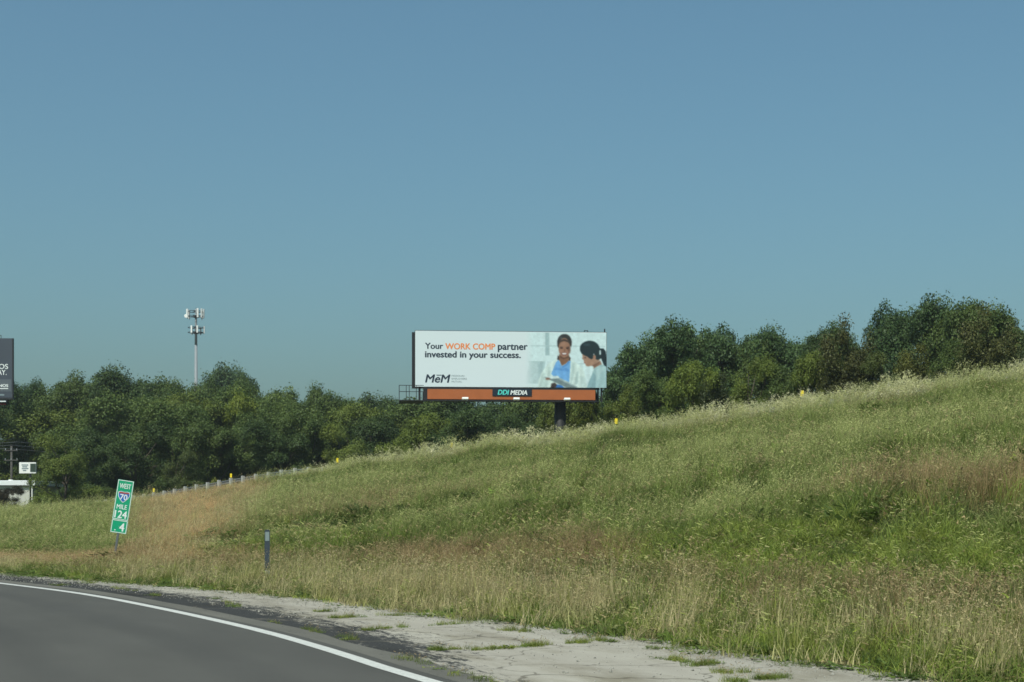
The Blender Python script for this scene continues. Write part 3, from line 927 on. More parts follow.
# ------------------------------------------------------------------ trees
def tree_mesh(kind, seed):
    """unit tree about 10 m tall: returns (wood mesh, leaf mesh, crown half width)"""
    r = np.random.default_rng(seed)
    H = 10.0
    lobes = []
    if kind == 'round':
        cz, rx = 6.0, 4.0
        for _ in range(15):
            a = r.uniform(0, 6.283); q = math.sqrt(r.uniform()) * 2.6; zz = r.uniform(2.0, 8.3)
            lim = max(0.05, 1 - (abs(zz - cz) / 4.4) ** 3) ** .5
            lobes.append((math.cos(a) * q * lim, math.sin(a) * q * lim, zz, r.uniform(1.0, 1.75)))
        ncl, nlf, lsz, flat = 300, 200, 0.140, 0.75
    elif kind == 'bushy':
        for _ in range(17):
            a = r.uniform(0, 6.283); zz = r.uniform(0.9, 8.3); q = math.sqrt(r.uniform()) * 3.3 * (1 - 0.30 * (zz / 10) ** 3)
            lobes.append((math.cos(a) * q, math.sin(a) * q, zz, r.uniform(0.9, 1.7)))
        ncl, nlf, lsz, flat = 320, 195, 0.138, 0.8
    elif kind == 'cedar':
        tops = [(0.3, 0, 10.0)] + [(r.uniform(-2.2, 2.2), r.uniform(-1.7, 1.7), r.uniform(5.5, 9.0)) for _ in range(6)]
        for (tx, ty, tz) in tops:
            for k in range(8):
                f = k / 7
                lobes.append((tx * (0.5 + .5 * f) + r.normal(0, .25), ty * (0.5 + .5 * f) + r.normal(0, .25), 0.8 + (tz - 1.2) * f, 1.55 * (1 - f) ** 0.8 + 0.22))
        ncl, nlf, lsz, flat = 520, 110, 0.165, 0.9
    else:                                                    # tall, narrow, open crown
        for _ in range(17):
            zz = r.uniform(1.6, 9.1); a = r.uniform(0, 6.283); q = math.sqrt(r.uniform()) * 2.1 * (0.55 + 0.45 * math.sin(min(2.4, (zz - 1.5) / 8.5 * 3.0)))
            lobes.append((math.cos(a) * q, math.sin(a) * q, zz, r.uniform(0.75, 1.35)))
        ncl, nlf, lsz, flat = 270, 195, 0.138, 0.7
    lobes = np.array(lobes)
    # cluster centres near the skin of the lobes
    wts = lobes[:, 3] ** (2 if kind != 'cedar' else 0.55); wts /= wts.sum()
    li = r.choice(len(lobes), ncl, p=wts)
    dv = r.normal(0, 1, (ncl, 3)); dv /= np.linalg.norm(dv, axis=1)[:, None]
    dv[:, 2] = np.where(dv[:, 2] < -0.5, -dv[:, 2] * .6, dv[:, 2])
    cen = lobes[li, :3] + dv * (lobes[li, 3] * r.uniform(0.55, 1.0, ncl))[:, None]
    cen[:, 2] = np.clip(cen[:, 2], 0.35, None)
    cr = r.uniform(0.42, 0.95, ncl) * (0.75 if kind == 'cedar' else 1.0)
    n = ncl * nlf
    ci = np.repeat(np.arange(ncl), nlf)
    g = r.normal(0, 1, (n, 3)); g /= np.linalg.norm(g, axis=1)[:, None]
    rad = r.uniform(0, 1, n) ** 0.45
    off = g * (rad * cr[ci])[:, None]
    off[:, 2] *= flat
    if kind == 'cedar':
        off[:, 2] *= 1.7
    P = cen[ci] + off
    if kind != 'cedar':
        P[:, 2] -= 0.25 * (off[:, 0] ** 2 + off[:, 1] ** 2)             # spray ends hang
    # stray twigs that break up the outline
    nt = n // 14
    j = r.integers(0, n, nt)
    P[j] += g[j] * r.uniform(0.05, 0.28, nt)[:, None] + np.array([0, 0, .06])
    up = np.array([0, 0, 1.0])
    nrm = g * 0.55 + r.normal(0, .55, (n, 3)) + up * (0.55 if kind != 'cedar' else 0.1) + dv[ci] * .3
    nrm /= np.linalg.norm(nrm, axis=1)[:, None]
    ax = r.normal(0, 1, (n, 3)) + (up * 1.6 + dv[ci] * .6 if kind == 'cedar' else -up * .3 + g * .5)
    ax -= nrm * (ax * nrm).sum(1)[:, None]; ax /= np.linalg.norm(ax, axis=1)[:, None]
    sd = np.cross(nrm, ax)
    L = lsz * r.uniform(0.6, 1.4, n)
    wd = 0.36 if kind != 'cedar' else 0.26
    V = np.empty((n, 4, 3))
    V[:, 0] = P - ax * (L * .5)[:, None]
    V[:, 1] = P + sd * (L * wd)[:, None] + nrm * (L * .10)[:, None]
    V[:, 2] = P + ax * (L * .5)[:, None]
    V[:, 3] = P - sd * (L * wd)[:, None] + nrm * (L * .10)[:, None]
    F = np.arange(n * 4).reshape(n, 4)
    me = bpy.data.meshes.new('crown_' + kind)
    fast_mesh(me, V.reshape(-1, 3), F)
    v = np.clip(0.5 + 0.20 * r.normal(0, 1, ncl)[ci] + 0.16 * r.normal(0, 1, n), 0, 1)
    a_ = me.attributes.new('v', 'FLOAT', 'POINT'); a_.data.foreach_set('value', np.repeat(v, 4).astype(np.float32))
    me.materials.append(M['cedar_leaf'] if kind == 'cedar' else M['leaf'])
    # wood: tapered trunk and limbs to the lobes, twigs to some of the clusters
    bm = bmesh.new()
    def seg(a, b, r1, r2, sg=7):
        a, b = Vector(a), Vector(b); d = b - a
        if d.length < 1e-3: return
        bmesh.ops.create_cone(bm, cap_ends=False, segments=sg, radius1=r1, radius2=r2, depth=d.length,
                              matrix=Matrix.Translation((a + b) / 2) @ d.to_track_quat('Z', 'Y').to_matrix().to_4x4())
    top = 7.6 if kind != 'cedar' else 8.2
    trunk = [Vector((r.normal(0, .10) * k, r.normal(0, .10) * k, -0.3 + (top + .3) * k / 5)) for k in range(6)]
    for k in range(5): seg(trunk[k], trunk[k + 1], 0.24 * (1 - k / 5.6), 0.24 * (1 - (k + 1) / 5.6), 9)
    for lb in (lobes if kind != 'cedar' else lobes[lobes[:, 2] < 5.5]):
        z0 = max(0.9, lb[2] * 0.55); k = min(4, int((z0 + .3) / (top + .3) * 5)); s0 = trunk[k].lerp(trunk[k + 1], .5)
        mid = s0.lerp(Vector(lb[:3]), .55) + Vector((0, 0, -.2))
        seg(s0, mid, .085, .06, 6); seg(mid, lb[:3], .06, .03, 6)
    for k in range(0, ncl, 3):
        if kind == 'cedar' and lobes[li[k], 2] >= 5.5: continue
        seg(lobes[li[k], :3], cen[k], .026, .010, 4)
    mw = bpy.data.meshes.new('wood_' + kind)
    bm.to_mesh(mw); bm.free()
    mw.materials.append(M['bark'])
    hw = float(np.percentile(np.abs(V[:, 0, 0]), 97))
    return mw, me, hw, float(np.percentile(V[:, 2, 2], 99.98))


PROTO = {}
for kind, seeds in (('round', (11, 12, 13)), ('bushy', (21, 22, 23)), ('cedar', (31, 32)), ('tall', (41, 42))):
    PROTO[kind] = [tree_mesh(kind, s_) for s_ in seeds]

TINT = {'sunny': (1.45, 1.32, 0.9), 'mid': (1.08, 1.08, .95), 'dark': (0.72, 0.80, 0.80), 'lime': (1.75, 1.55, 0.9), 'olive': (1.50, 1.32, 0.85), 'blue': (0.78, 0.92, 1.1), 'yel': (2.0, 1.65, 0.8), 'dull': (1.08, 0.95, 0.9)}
_count = {}


def plant_tree(px, D, top, wpx, kind, tint, label, group, name=None):
    """px, top: column and row of the crown's middle and top in the photograph; D metres ahead"""
    x, y, z = at(px, D)
    H = height_at(top, D) - z
    W = wpx / FPX * D
    k = _count.get(kind, 0); _count[kind] = k + 1
    mw, ml, hw, tp = PROTO[kind][k % len(PROTO[kind])]
    nm = name or {'cedar': 'cedar_tree', 'round': 'broadleaf_tree', 'bushy': 'bushy_tree', 'tall': 'slender_tree'}[kind]
    root = empty(nm, (x, y, z - 0.1))
    sx = W / 2 / hw; sz = H / tp
    root.scale = (sx, (sx + sz) / 2, sz)
    root.rotation_euler = (0, 0, (0, R(180), R(12), R(-170), R(195), R(-9))[k % 6])
    tag(root, label, 'tree', group)
    tr = bpy.data.objects.new('trunk', mw); link(tr, root)
    c = bpy.data.objects.new('crown', ml); link(c, root)
    j = 1 + 0.10 * math.sin(k * 12.9 + px)
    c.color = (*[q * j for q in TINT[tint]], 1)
    return root


GL = 'trees of the wood along the left and behind the billboard'
GR = 'trees and cedars crowding the top of the bank'
TREES = [
    # front row of the left wood
    (63, 143, 432, 64, 'bushy', 'sunny', 'leafy low tree beside the white building, in full sun', GL),  # sunny tint: extra sunlight put into the leaf colour
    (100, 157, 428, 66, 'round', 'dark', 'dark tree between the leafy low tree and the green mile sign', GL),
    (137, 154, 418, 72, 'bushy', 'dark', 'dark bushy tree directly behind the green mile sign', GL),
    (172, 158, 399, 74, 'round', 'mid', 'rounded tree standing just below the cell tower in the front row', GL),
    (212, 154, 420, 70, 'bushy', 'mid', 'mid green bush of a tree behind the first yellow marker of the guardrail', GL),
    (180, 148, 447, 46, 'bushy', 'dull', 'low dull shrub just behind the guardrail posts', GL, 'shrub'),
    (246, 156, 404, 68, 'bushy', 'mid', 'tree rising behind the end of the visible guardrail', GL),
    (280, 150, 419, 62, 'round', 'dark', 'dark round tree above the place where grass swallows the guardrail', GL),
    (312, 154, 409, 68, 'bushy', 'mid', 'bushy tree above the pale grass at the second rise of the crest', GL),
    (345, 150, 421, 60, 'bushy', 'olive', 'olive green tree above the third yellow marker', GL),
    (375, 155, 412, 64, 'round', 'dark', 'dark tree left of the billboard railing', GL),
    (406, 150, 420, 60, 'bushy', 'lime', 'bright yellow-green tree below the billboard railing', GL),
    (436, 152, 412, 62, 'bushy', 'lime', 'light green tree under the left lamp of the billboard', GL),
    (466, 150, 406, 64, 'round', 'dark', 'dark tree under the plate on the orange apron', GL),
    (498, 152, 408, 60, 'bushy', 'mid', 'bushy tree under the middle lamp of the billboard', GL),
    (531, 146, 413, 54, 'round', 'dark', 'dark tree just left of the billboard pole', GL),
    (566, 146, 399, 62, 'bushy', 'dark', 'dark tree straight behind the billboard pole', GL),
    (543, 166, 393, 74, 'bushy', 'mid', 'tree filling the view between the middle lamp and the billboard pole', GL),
    # second row
    (14, 178, 405, 74, 'bushy', 'mid', 'broad tree below the dark advertising panel', GL),
    (48, 176, 404, 94, 'round', 'olive', 'olive crowned tree above the leafy low tree', GL),
    (84, 174, 400, 92, 'bushy', 'mid', 'tree with an even crown above the dark tree by the mile sign', GL),
    (124, 176, 392, 89, 'round', 'mid', 'tree in the second row above the green mile sign', GL),
    (196, 176, 392, 84, 'bushy', 'olive', 'olive tree at the foot of the cell tower', GL),
    (228, 174, 389, 74, 'bushy', 'yel', 'yellowish tree right of the cell tower', GL),
    (262, 178, 386, 79, 'round', 'mid', 'second row tree above the end of the visible guardrail', GL),
    (300, 176, 392, 84, 'bushy', 'mid', 'second row tree above the second rise of the crest', GL),
    (338, 178, 398, 79, 'round', 'mid', 'second row tree above the olive green tree', GL),
    (372, 176, 402, 76, 'bushy', 'olive', 'olive tree in the second row left of the billboard railing', GL),
    (412, 176, 398, 87, 'round', 'mid', 'tree seen through the billboard railing', GL),
    (452, 178, 392, 92, 'bushy', 'mid', 'second row tree behind the left end of the orange apron', GL),
    (492, 176, 391, 92, 'round', 'dark', 'second row tree behind the plate on the orange apron', GL),
    (530, 176, 390, 92, 'bushy', 'mid', 'second row tree behind the right half of the orange apron', GL),
    # skyline of the left wood
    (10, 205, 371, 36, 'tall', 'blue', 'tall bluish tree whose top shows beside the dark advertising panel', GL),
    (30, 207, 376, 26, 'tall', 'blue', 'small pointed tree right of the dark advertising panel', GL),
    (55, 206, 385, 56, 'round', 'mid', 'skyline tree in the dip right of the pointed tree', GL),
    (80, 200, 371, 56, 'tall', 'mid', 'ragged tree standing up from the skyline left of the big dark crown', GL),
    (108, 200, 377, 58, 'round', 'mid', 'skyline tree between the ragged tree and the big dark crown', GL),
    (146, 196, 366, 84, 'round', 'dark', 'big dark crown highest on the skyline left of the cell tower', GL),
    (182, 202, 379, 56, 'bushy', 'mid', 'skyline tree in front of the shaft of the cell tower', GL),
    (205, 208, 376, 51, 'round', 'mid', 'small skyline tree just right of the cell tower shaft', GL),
    (225, 300, 364, 69, 'round', 'blue', 'far bluish tree forming a smooth hump right of the cell tower', GL),  # blue tint puts distance haze into the leaf colour
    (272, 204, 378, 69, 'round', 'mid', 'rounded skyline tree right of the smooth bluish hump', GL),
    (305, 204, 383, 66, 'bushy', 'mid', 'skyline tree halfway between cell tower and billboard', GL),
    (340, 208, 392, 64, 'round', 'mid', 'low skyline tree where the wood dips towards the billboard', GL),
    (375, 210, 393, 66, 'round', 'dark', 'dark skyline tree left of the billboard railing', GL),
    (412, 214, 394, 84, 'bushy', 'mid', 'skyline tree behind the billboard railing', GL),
    # front row at the right, on top of the bank
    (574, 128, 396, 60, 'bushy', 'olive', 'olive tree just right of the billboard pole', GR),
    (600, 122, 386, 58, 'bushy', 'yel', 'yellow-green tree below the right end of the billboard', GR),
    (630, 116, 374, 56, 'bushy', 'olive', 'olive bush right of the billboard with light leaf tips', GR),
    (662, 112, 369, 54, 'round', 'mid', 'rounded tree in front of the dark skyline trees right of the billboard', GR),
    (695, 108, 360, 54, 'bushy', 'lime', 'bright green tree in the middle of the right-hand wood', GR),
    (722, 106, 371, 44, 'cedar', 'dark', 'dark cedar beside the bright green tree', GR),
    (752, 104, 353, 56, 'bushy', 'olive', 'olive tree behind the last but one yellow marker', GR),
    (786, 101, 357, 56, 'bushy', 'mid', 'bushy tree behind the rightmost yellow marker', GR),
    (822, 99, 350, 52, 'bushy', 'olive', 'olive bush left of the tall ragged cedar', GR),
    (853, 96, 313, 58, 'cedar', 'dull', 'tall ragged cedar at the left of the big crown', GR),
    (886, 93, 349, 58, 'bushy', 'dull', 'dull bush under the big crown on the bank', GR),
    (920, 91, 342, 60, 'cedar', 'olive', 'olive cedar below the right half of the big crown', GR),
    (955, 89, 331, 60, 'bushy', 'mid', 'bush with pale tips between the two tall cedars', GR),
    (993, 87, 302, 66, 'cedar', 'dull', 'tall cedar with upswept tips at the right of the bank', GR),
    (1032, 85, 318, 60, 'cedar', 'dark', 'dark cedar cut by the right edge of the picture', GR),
    # skyline at the right
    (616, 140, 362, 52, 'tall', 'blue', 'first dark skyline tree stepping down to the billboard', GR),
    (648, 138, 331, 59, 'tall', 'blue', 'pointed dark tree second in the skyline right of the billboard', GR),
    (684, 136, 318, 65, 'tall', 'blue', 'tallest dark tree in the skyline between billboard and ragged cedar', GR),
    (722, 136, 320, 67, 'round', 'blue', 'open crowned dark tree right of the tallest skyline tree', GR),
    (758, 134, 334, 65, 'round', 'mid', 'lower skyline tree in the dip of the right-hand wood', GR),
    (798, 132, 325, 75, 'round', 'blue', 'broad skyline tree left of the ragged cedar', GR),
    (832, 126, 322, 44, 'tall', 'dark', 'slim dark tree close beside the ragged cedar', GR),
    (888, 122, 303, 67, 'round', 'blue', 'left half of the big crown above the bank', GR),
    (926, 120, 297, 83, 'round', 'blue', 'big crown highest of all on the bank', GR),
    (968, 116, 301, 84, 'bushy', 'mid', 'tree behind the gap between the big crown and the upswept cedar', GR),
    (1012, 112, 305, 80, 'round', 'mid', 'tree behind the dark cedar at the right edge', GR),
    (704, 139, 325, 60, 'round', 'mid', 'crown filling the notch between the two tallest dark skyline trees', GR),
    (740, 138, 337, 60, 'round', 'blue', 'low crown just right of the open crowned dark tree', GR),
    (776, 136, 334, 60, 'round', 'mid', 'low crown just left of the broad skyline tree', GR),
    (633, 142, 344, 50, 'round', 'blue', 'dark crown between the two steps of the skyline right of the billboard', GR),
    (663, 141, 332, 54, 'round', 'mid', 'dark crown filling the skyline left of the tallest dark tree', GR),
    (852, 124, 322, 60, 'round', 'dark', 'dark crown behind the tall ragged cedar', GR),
    (1052, 100, 305, 78, 'bushy', 'mid', 'tree beyond the right edge of the picture', GR),
]
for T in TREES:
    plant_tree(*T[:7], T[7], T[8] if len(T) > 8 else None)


SCRUB = bpy.data.collections.new('scrub_kinds')
for k_, (kd_, i_) in enumerate((('bushy', 0), ('bushy', 1), ('bushy', 2), ('round', 0))):
    SCRUB.objects.link(bpy.data.objects.new('s%d' % k_, PROTO[kd_][i_][1]))


def build_underwood():
    """scrub on the floor of the wood and the trees deep inside it, one mass"""
    r = np.random.default_rng(77)
    P, S, K, ROT = [], [], [], []
    for a in np.linspace(-0.42, 0.42, 64):
        for D0, h in ((146, 4.0), (166, 7.0), (192, 9.0), (225, 9.5), (260, 9.5)):
            px = 512 + a * FPX
            D = D0 * np.interp(px, [0, 520, 640, 800, 1024], [1.08, 1.0, 0.86, 0.76, 0.68]) * r.uniform(.97, 1.03)
            x = D * a + r.normal(0, 1.0)
            z = ground_z(x, D)
            lim = np.interp(px, [0, 60, 250, 330, 420, 600, 640, 700, 1024], [392, 395, 395, 405, 412, 400, 365, 350, 330]) + 4      # stays lower than the trees in front of it
            h = min(h * r.uniform(.85, 1.15), height_at(lim, D) - z)
            P.append((x, D, z - .3)); w_ = r.uniform(0.75, 1.05)
            S.append((w_, w_, max(h, 2.0) / 9.6)); K.append(r.integers(0, 4)); ROT.append((0, 0, r.uniform(0, 6)))
    n = len(P)
    scatter('undergrowth', np.array(P), np.array(ROT), np.array(S), np.array(K), np.ones((n, 3)), np.ones((n, 3)), SCRUB)


build_underwood()

# ------------------------------------------------------------------ the billboard
def rgb_attr_material(name, rough=0.5):
    m, nt, b = mat_new(name)
    a = nt.nodes.new('ShaderNodeAttribute'); a.attribute_name = 'ink'
    nt.links.new(a.outputs['Color'], b.inputs['Base Color'])
    b.inputs['Roughness'].default_value = rough
    b.inputs['Specular IOR Level'].default_value = 0.3
    return m


def inside(poly, X, Y):
    poly = np.asarray(poly, float)
    c = np.zeros(X.shape, bool)
    x0, y0 = poly[-1]
    for x1, y1 in poly:
        hit = ((y1 > Y) != (y0 > Y)) & (X < (x0 - x1) * (Y - y1) / (y0 - y1 + 1e-12) + x1)
        c ^= hit
        x0, y0 = x1, y1
    return c


def soft(m, k=2):
    m = m.astype(float)
    for _ in range(k):
        p = np.pad(m, 1, 'edge')
        m = (p[:-2, 1:-1] + p[2:, 1:-1] + p[1:-1, :-2] + p[1:-1, 2:] + 4 * p[1:-1, 1:-1]) / 8
    return m


def printed_picture():
    """the advert's photograph as flat ink: colours on a fine grid, drawn on a 648 x 475 plan (y down)"""
    nxp, nyp = 250, 176
    X, Y = np.meshgrid(np.linspace(-60, 648, nxp), np.linspace(105, 581, nyp))
    img = np.empty((nyp, nxp, 3)); img[:] = (224, 240, 238)
    def put(mask, col, k=2, a=1.0):
        mk = soft(mask, k)[..., None] * a
        img[:] = img * (1 - mk) + np.array(col, float) * mk
    def poly(pts, col, k=2, a=1.0): put(inside(pts, X, Y), col, k, a)
    def ell(cx, cy, rx, ry, col, k=2, a=1.0, rot=0.0):
        c, s_ = math.cos(rot), math.sin(rot)
        u, v = (X - cx) * c + (Y - cy) * s_, -(X - cx) * s_ + (Y - cy) * c
        put((u / rx) ** 2 + (v / ry) ** 2 < 1, col, k, a)
    def box(x0, y0, x1, y1, col, k=2, a=1.0): poly([(x0, y0), (x1, y0), (x1, y1), (x0, y1)], col, k, a)
    # pale room behind
    box(126, 100, 160, 300, (176, 198, 198), 4)
    box(0, 214, 640, 224, (192, 212, 210), 2)
    box(-20, 352, 128, 362, (182, 202, 200), 2)
    poly([(-10, 362), (126, 362), (104, 545), (-50, 545)], (200, 217, 215), 6)
    poly([(60, 362), (126, 362), (110, 480), (70, 545)], (182, 202, 202), 8)
    box(-60, 545, 130, 585, (226, 240, 236), 4)
    box(350, 366, 470, 374, (200, 216, 214), 2)
    # standing woman: white coat
    poly([(236, 322), (196, 345), (152, 372), (120, 410), (92, 452), (70, 510), (58, 585), (482, 585), (474, 520), (462, 452), (444, 405), (404, 372), (350, 335)], (226, 239, 230), 3)
    poly([(150, 400), (176, 392), (176, 470), (150, 500)], (204, 220, 212), 6)
    poly([(92, 470), (120, 440), (150, 520), (140, 585), (70, 585)], (206, 222, 214), 6)
    poly([(352, 350), (376, 372), (368, 470), (352, 540), (340, 540)], (198, 215, 209), 4)
    poly([(392, 440), (410, 430), (404, 540), (376, 548)], (190, 208, 203), 6)
    poly([(420, 470), (470, 490), (476, 560), (430, 575)], (208, 224, 218), 6)
    # hair falling behind the neck, neck
    poly([(232, 300), (228, 336), (244, 342), (262, 320)], (58, 50, 48), 2)
    poly([(322, 296), (342, 320), (338, 346), (322, 340)], (66, 54, 50), 2)
    poly([(244, 292), (242, 330), (266, 388), (300, 372), (328, 346), (328, 288)], (140, 98, 74), 3)
    poly([(250, 318), (282, 334), (322, 318), (322, 302), (252, 302)], (104, 70, 54), 4)
    # blue scrubs
    poly([(240, 336), (216, 360), (196, 410), (176, 458), (204, 486), (248, 492), (330, 528), (334, 470), (342, 346), (326, 346), (302, 372), (268, 392)], (124, 180, 232), 2)
    poly([(216, 400), (262, 412), (300, 402), (330, 420), (330, 436), (260, 430), (206, 420)], (104, 160, 218), 4)
    poly([(190, 585), (206, 545), (262, 552), (300, 585)], (58, 120, 190), 3)
    poly([(268, 392), (302, 372), (326, 346), (334, 352), (310, 386), (272, 410)], (96, 150, 208), 3)
    # face and hair
    ell(290, 180, 60, 64, (56, 54, 54), 2)
    poly([(230, 170), (228, 215), (240, 240), (252, 200), (262, 172)], (52, 48, 48), 2)
    poly([(350, 176), (352, 205), (344, 232), (334, 190)], (58, 50, 48), 2)
    ell(288, 234, 49, 84, (168, 122, 98), 2)
    poly([(246, 172), (290, 158), (334, 176), (340, 210), (318, 186), (288, 176), (258, 186), (244, 214)], (74, 60, 54), 4)
    ell(262, 150, 14, 8, (120, 128, 128), 6, .5)
    ell(276, 200, 26, 14, (178, 132, 108), 6, .8)
    ell(330, 250, 12, 34, (116, 78, 62), 5, .8)
    ell(264, 238, 12, 5, (62, 42, 38), 1)
    ell(314, 240, 12, 5, (62, 42, 38), 1)
    poly([(250, 226), (278, 226), (278, 230), (250, 231)], (60, 42, 38), 1)
    poly([(300, 228), (328, 226), (328, 231), (300, 232)], (60, 42, 38), 1)
    ell(288, 256, 9, 12, (128, 86, 68), 3)
    ell(284, 254, 4, 10, (186, 140, 116), 3, .7)
    ell(256, 268, 10, 11, (180, 128, 108), 4, .7)
    ell(318, 270, 9, 10, (166, 114, 94), 4, .6)
    ell(288, 286, 25, 11, (120, 60, 56), 2)
    ell(288, 284, 21, 7, (238, 230, 224), 1)
    # tablet and hands
    poly([(112, 482), (238, 476), (250, 494), (396, 566), (404, 585), (330, 585), (232, 540), (170, 512)], (128, 142, 142), 2)
    poly([(112, 480), (236, 474), (250, 494), (180, 500)], (222, 234, 230), 2)
    poly([(250, 494), (396, 566), (400, 576), (246, 506)], (176, 192, 190), 2)
    poly([(170, 585), (178, 540), (208, 532), (226, 552), (206, 585)], (70, 56, 54), 3)
    ell(148, 500, 20, 10, (150, 110, 90), 3)
    # seated woman seen from the side
    poly([(536, 378), (596, 340), (610, 380), (560, 420), (538, 410)], (160, 118, 96), 3)
    poly([(546, 404), (600, 374), (650, 384), (650, 585), (478, 585), (496, 530), (520, 470), (534, 430)], (176, 203, 203), 3)
    poly([(478, 585), (498, 524), (534, 440), (556, 470), (556, 585)], (150, 180, 184), 4)
    poly([(560, 420), (600, 392), (640, 400), (600, 450), (566, 520)], (190, 214, 212), 7)
    poly([(440, 284), (444, 310), (440, 326), (452, 336), (456, 356), (466, 366), (470, 384), (490, 392), (530, 384), (560, 366), (590, 340), (590, 290), (520, 270)], (178, 136, 112), 2)
    poly([(520, 384), (560, 366), (590, 345), (584, 372), (546, 396)], (134, 96, 78), 4)
    ell(466, 318, 9, 4, (70, 50, 46), 1)
    ell(462, 360, 8, 4, (150, 86, 80), 1)
    ell(505, 240, 84, 68, (34, 48, 52), 2)
    poly([(424, 240), (440, 210), (560, 200), (604, 250), (606, 320), (572, 336), (540, 318), (520, 330), (496, 318), (470, 292), (436, 284)], (34, 48, 52), 2)
    poly([(590, 238), (622, 236), (642, 262), (650, 320), (650, 392), (626, 380), (606, 330)], (30, 44, 50), 2)
    ell(594, 272, 8, 22, (206, 220, 218), 2)
    ell(480, 205, 30, 10, (62, 82, 88), 6, .7)
    ell(545, 312, 13, 20, (178, 130, 106), 2)
    ell(540, 288, 5, 5, (220, 224, 220), 1)
    # fade into the white of the advert on its left
    for ch in range(3): img[..., ch] = soft(img[..., ch], 5)
    rn = np.random.default_rng(4)
    tone = sum(a_ * np.repeat(np.repeat(rn.normal(0, 1, (nyp // b_ + 1, nxp // b_ + 1)), b_, 0), b_, 1)[:nyp, :nxp] for a_, b_ in ((.012, 10), (.010, 5), (.012, 2)))
    img[:] = img * (1 + soft(tone, 3))[..., None]
    fold = np.sin(X * .11 + 2.2 * np.sin(Y * .021) + Y * .03) * soft(((Y > 350) & (X > 70)).astype(float), 6)
    img[:] = np.clip(img * (1 + .030 * fold)[..., None], 0, 255)
    c = img / 255.0
    c = np.where(c > 0.04045, ((c + 0.055) / 1.055) ** 2.4, c / 12.92) * np.array((0.70, 0.755, 0.79))
    f = smooth01((X + 60) / 90)[..., None]
    c = np.array((0.58, 0.655, 0.68)) * (1 - f) + c * f
    return X, Y, c


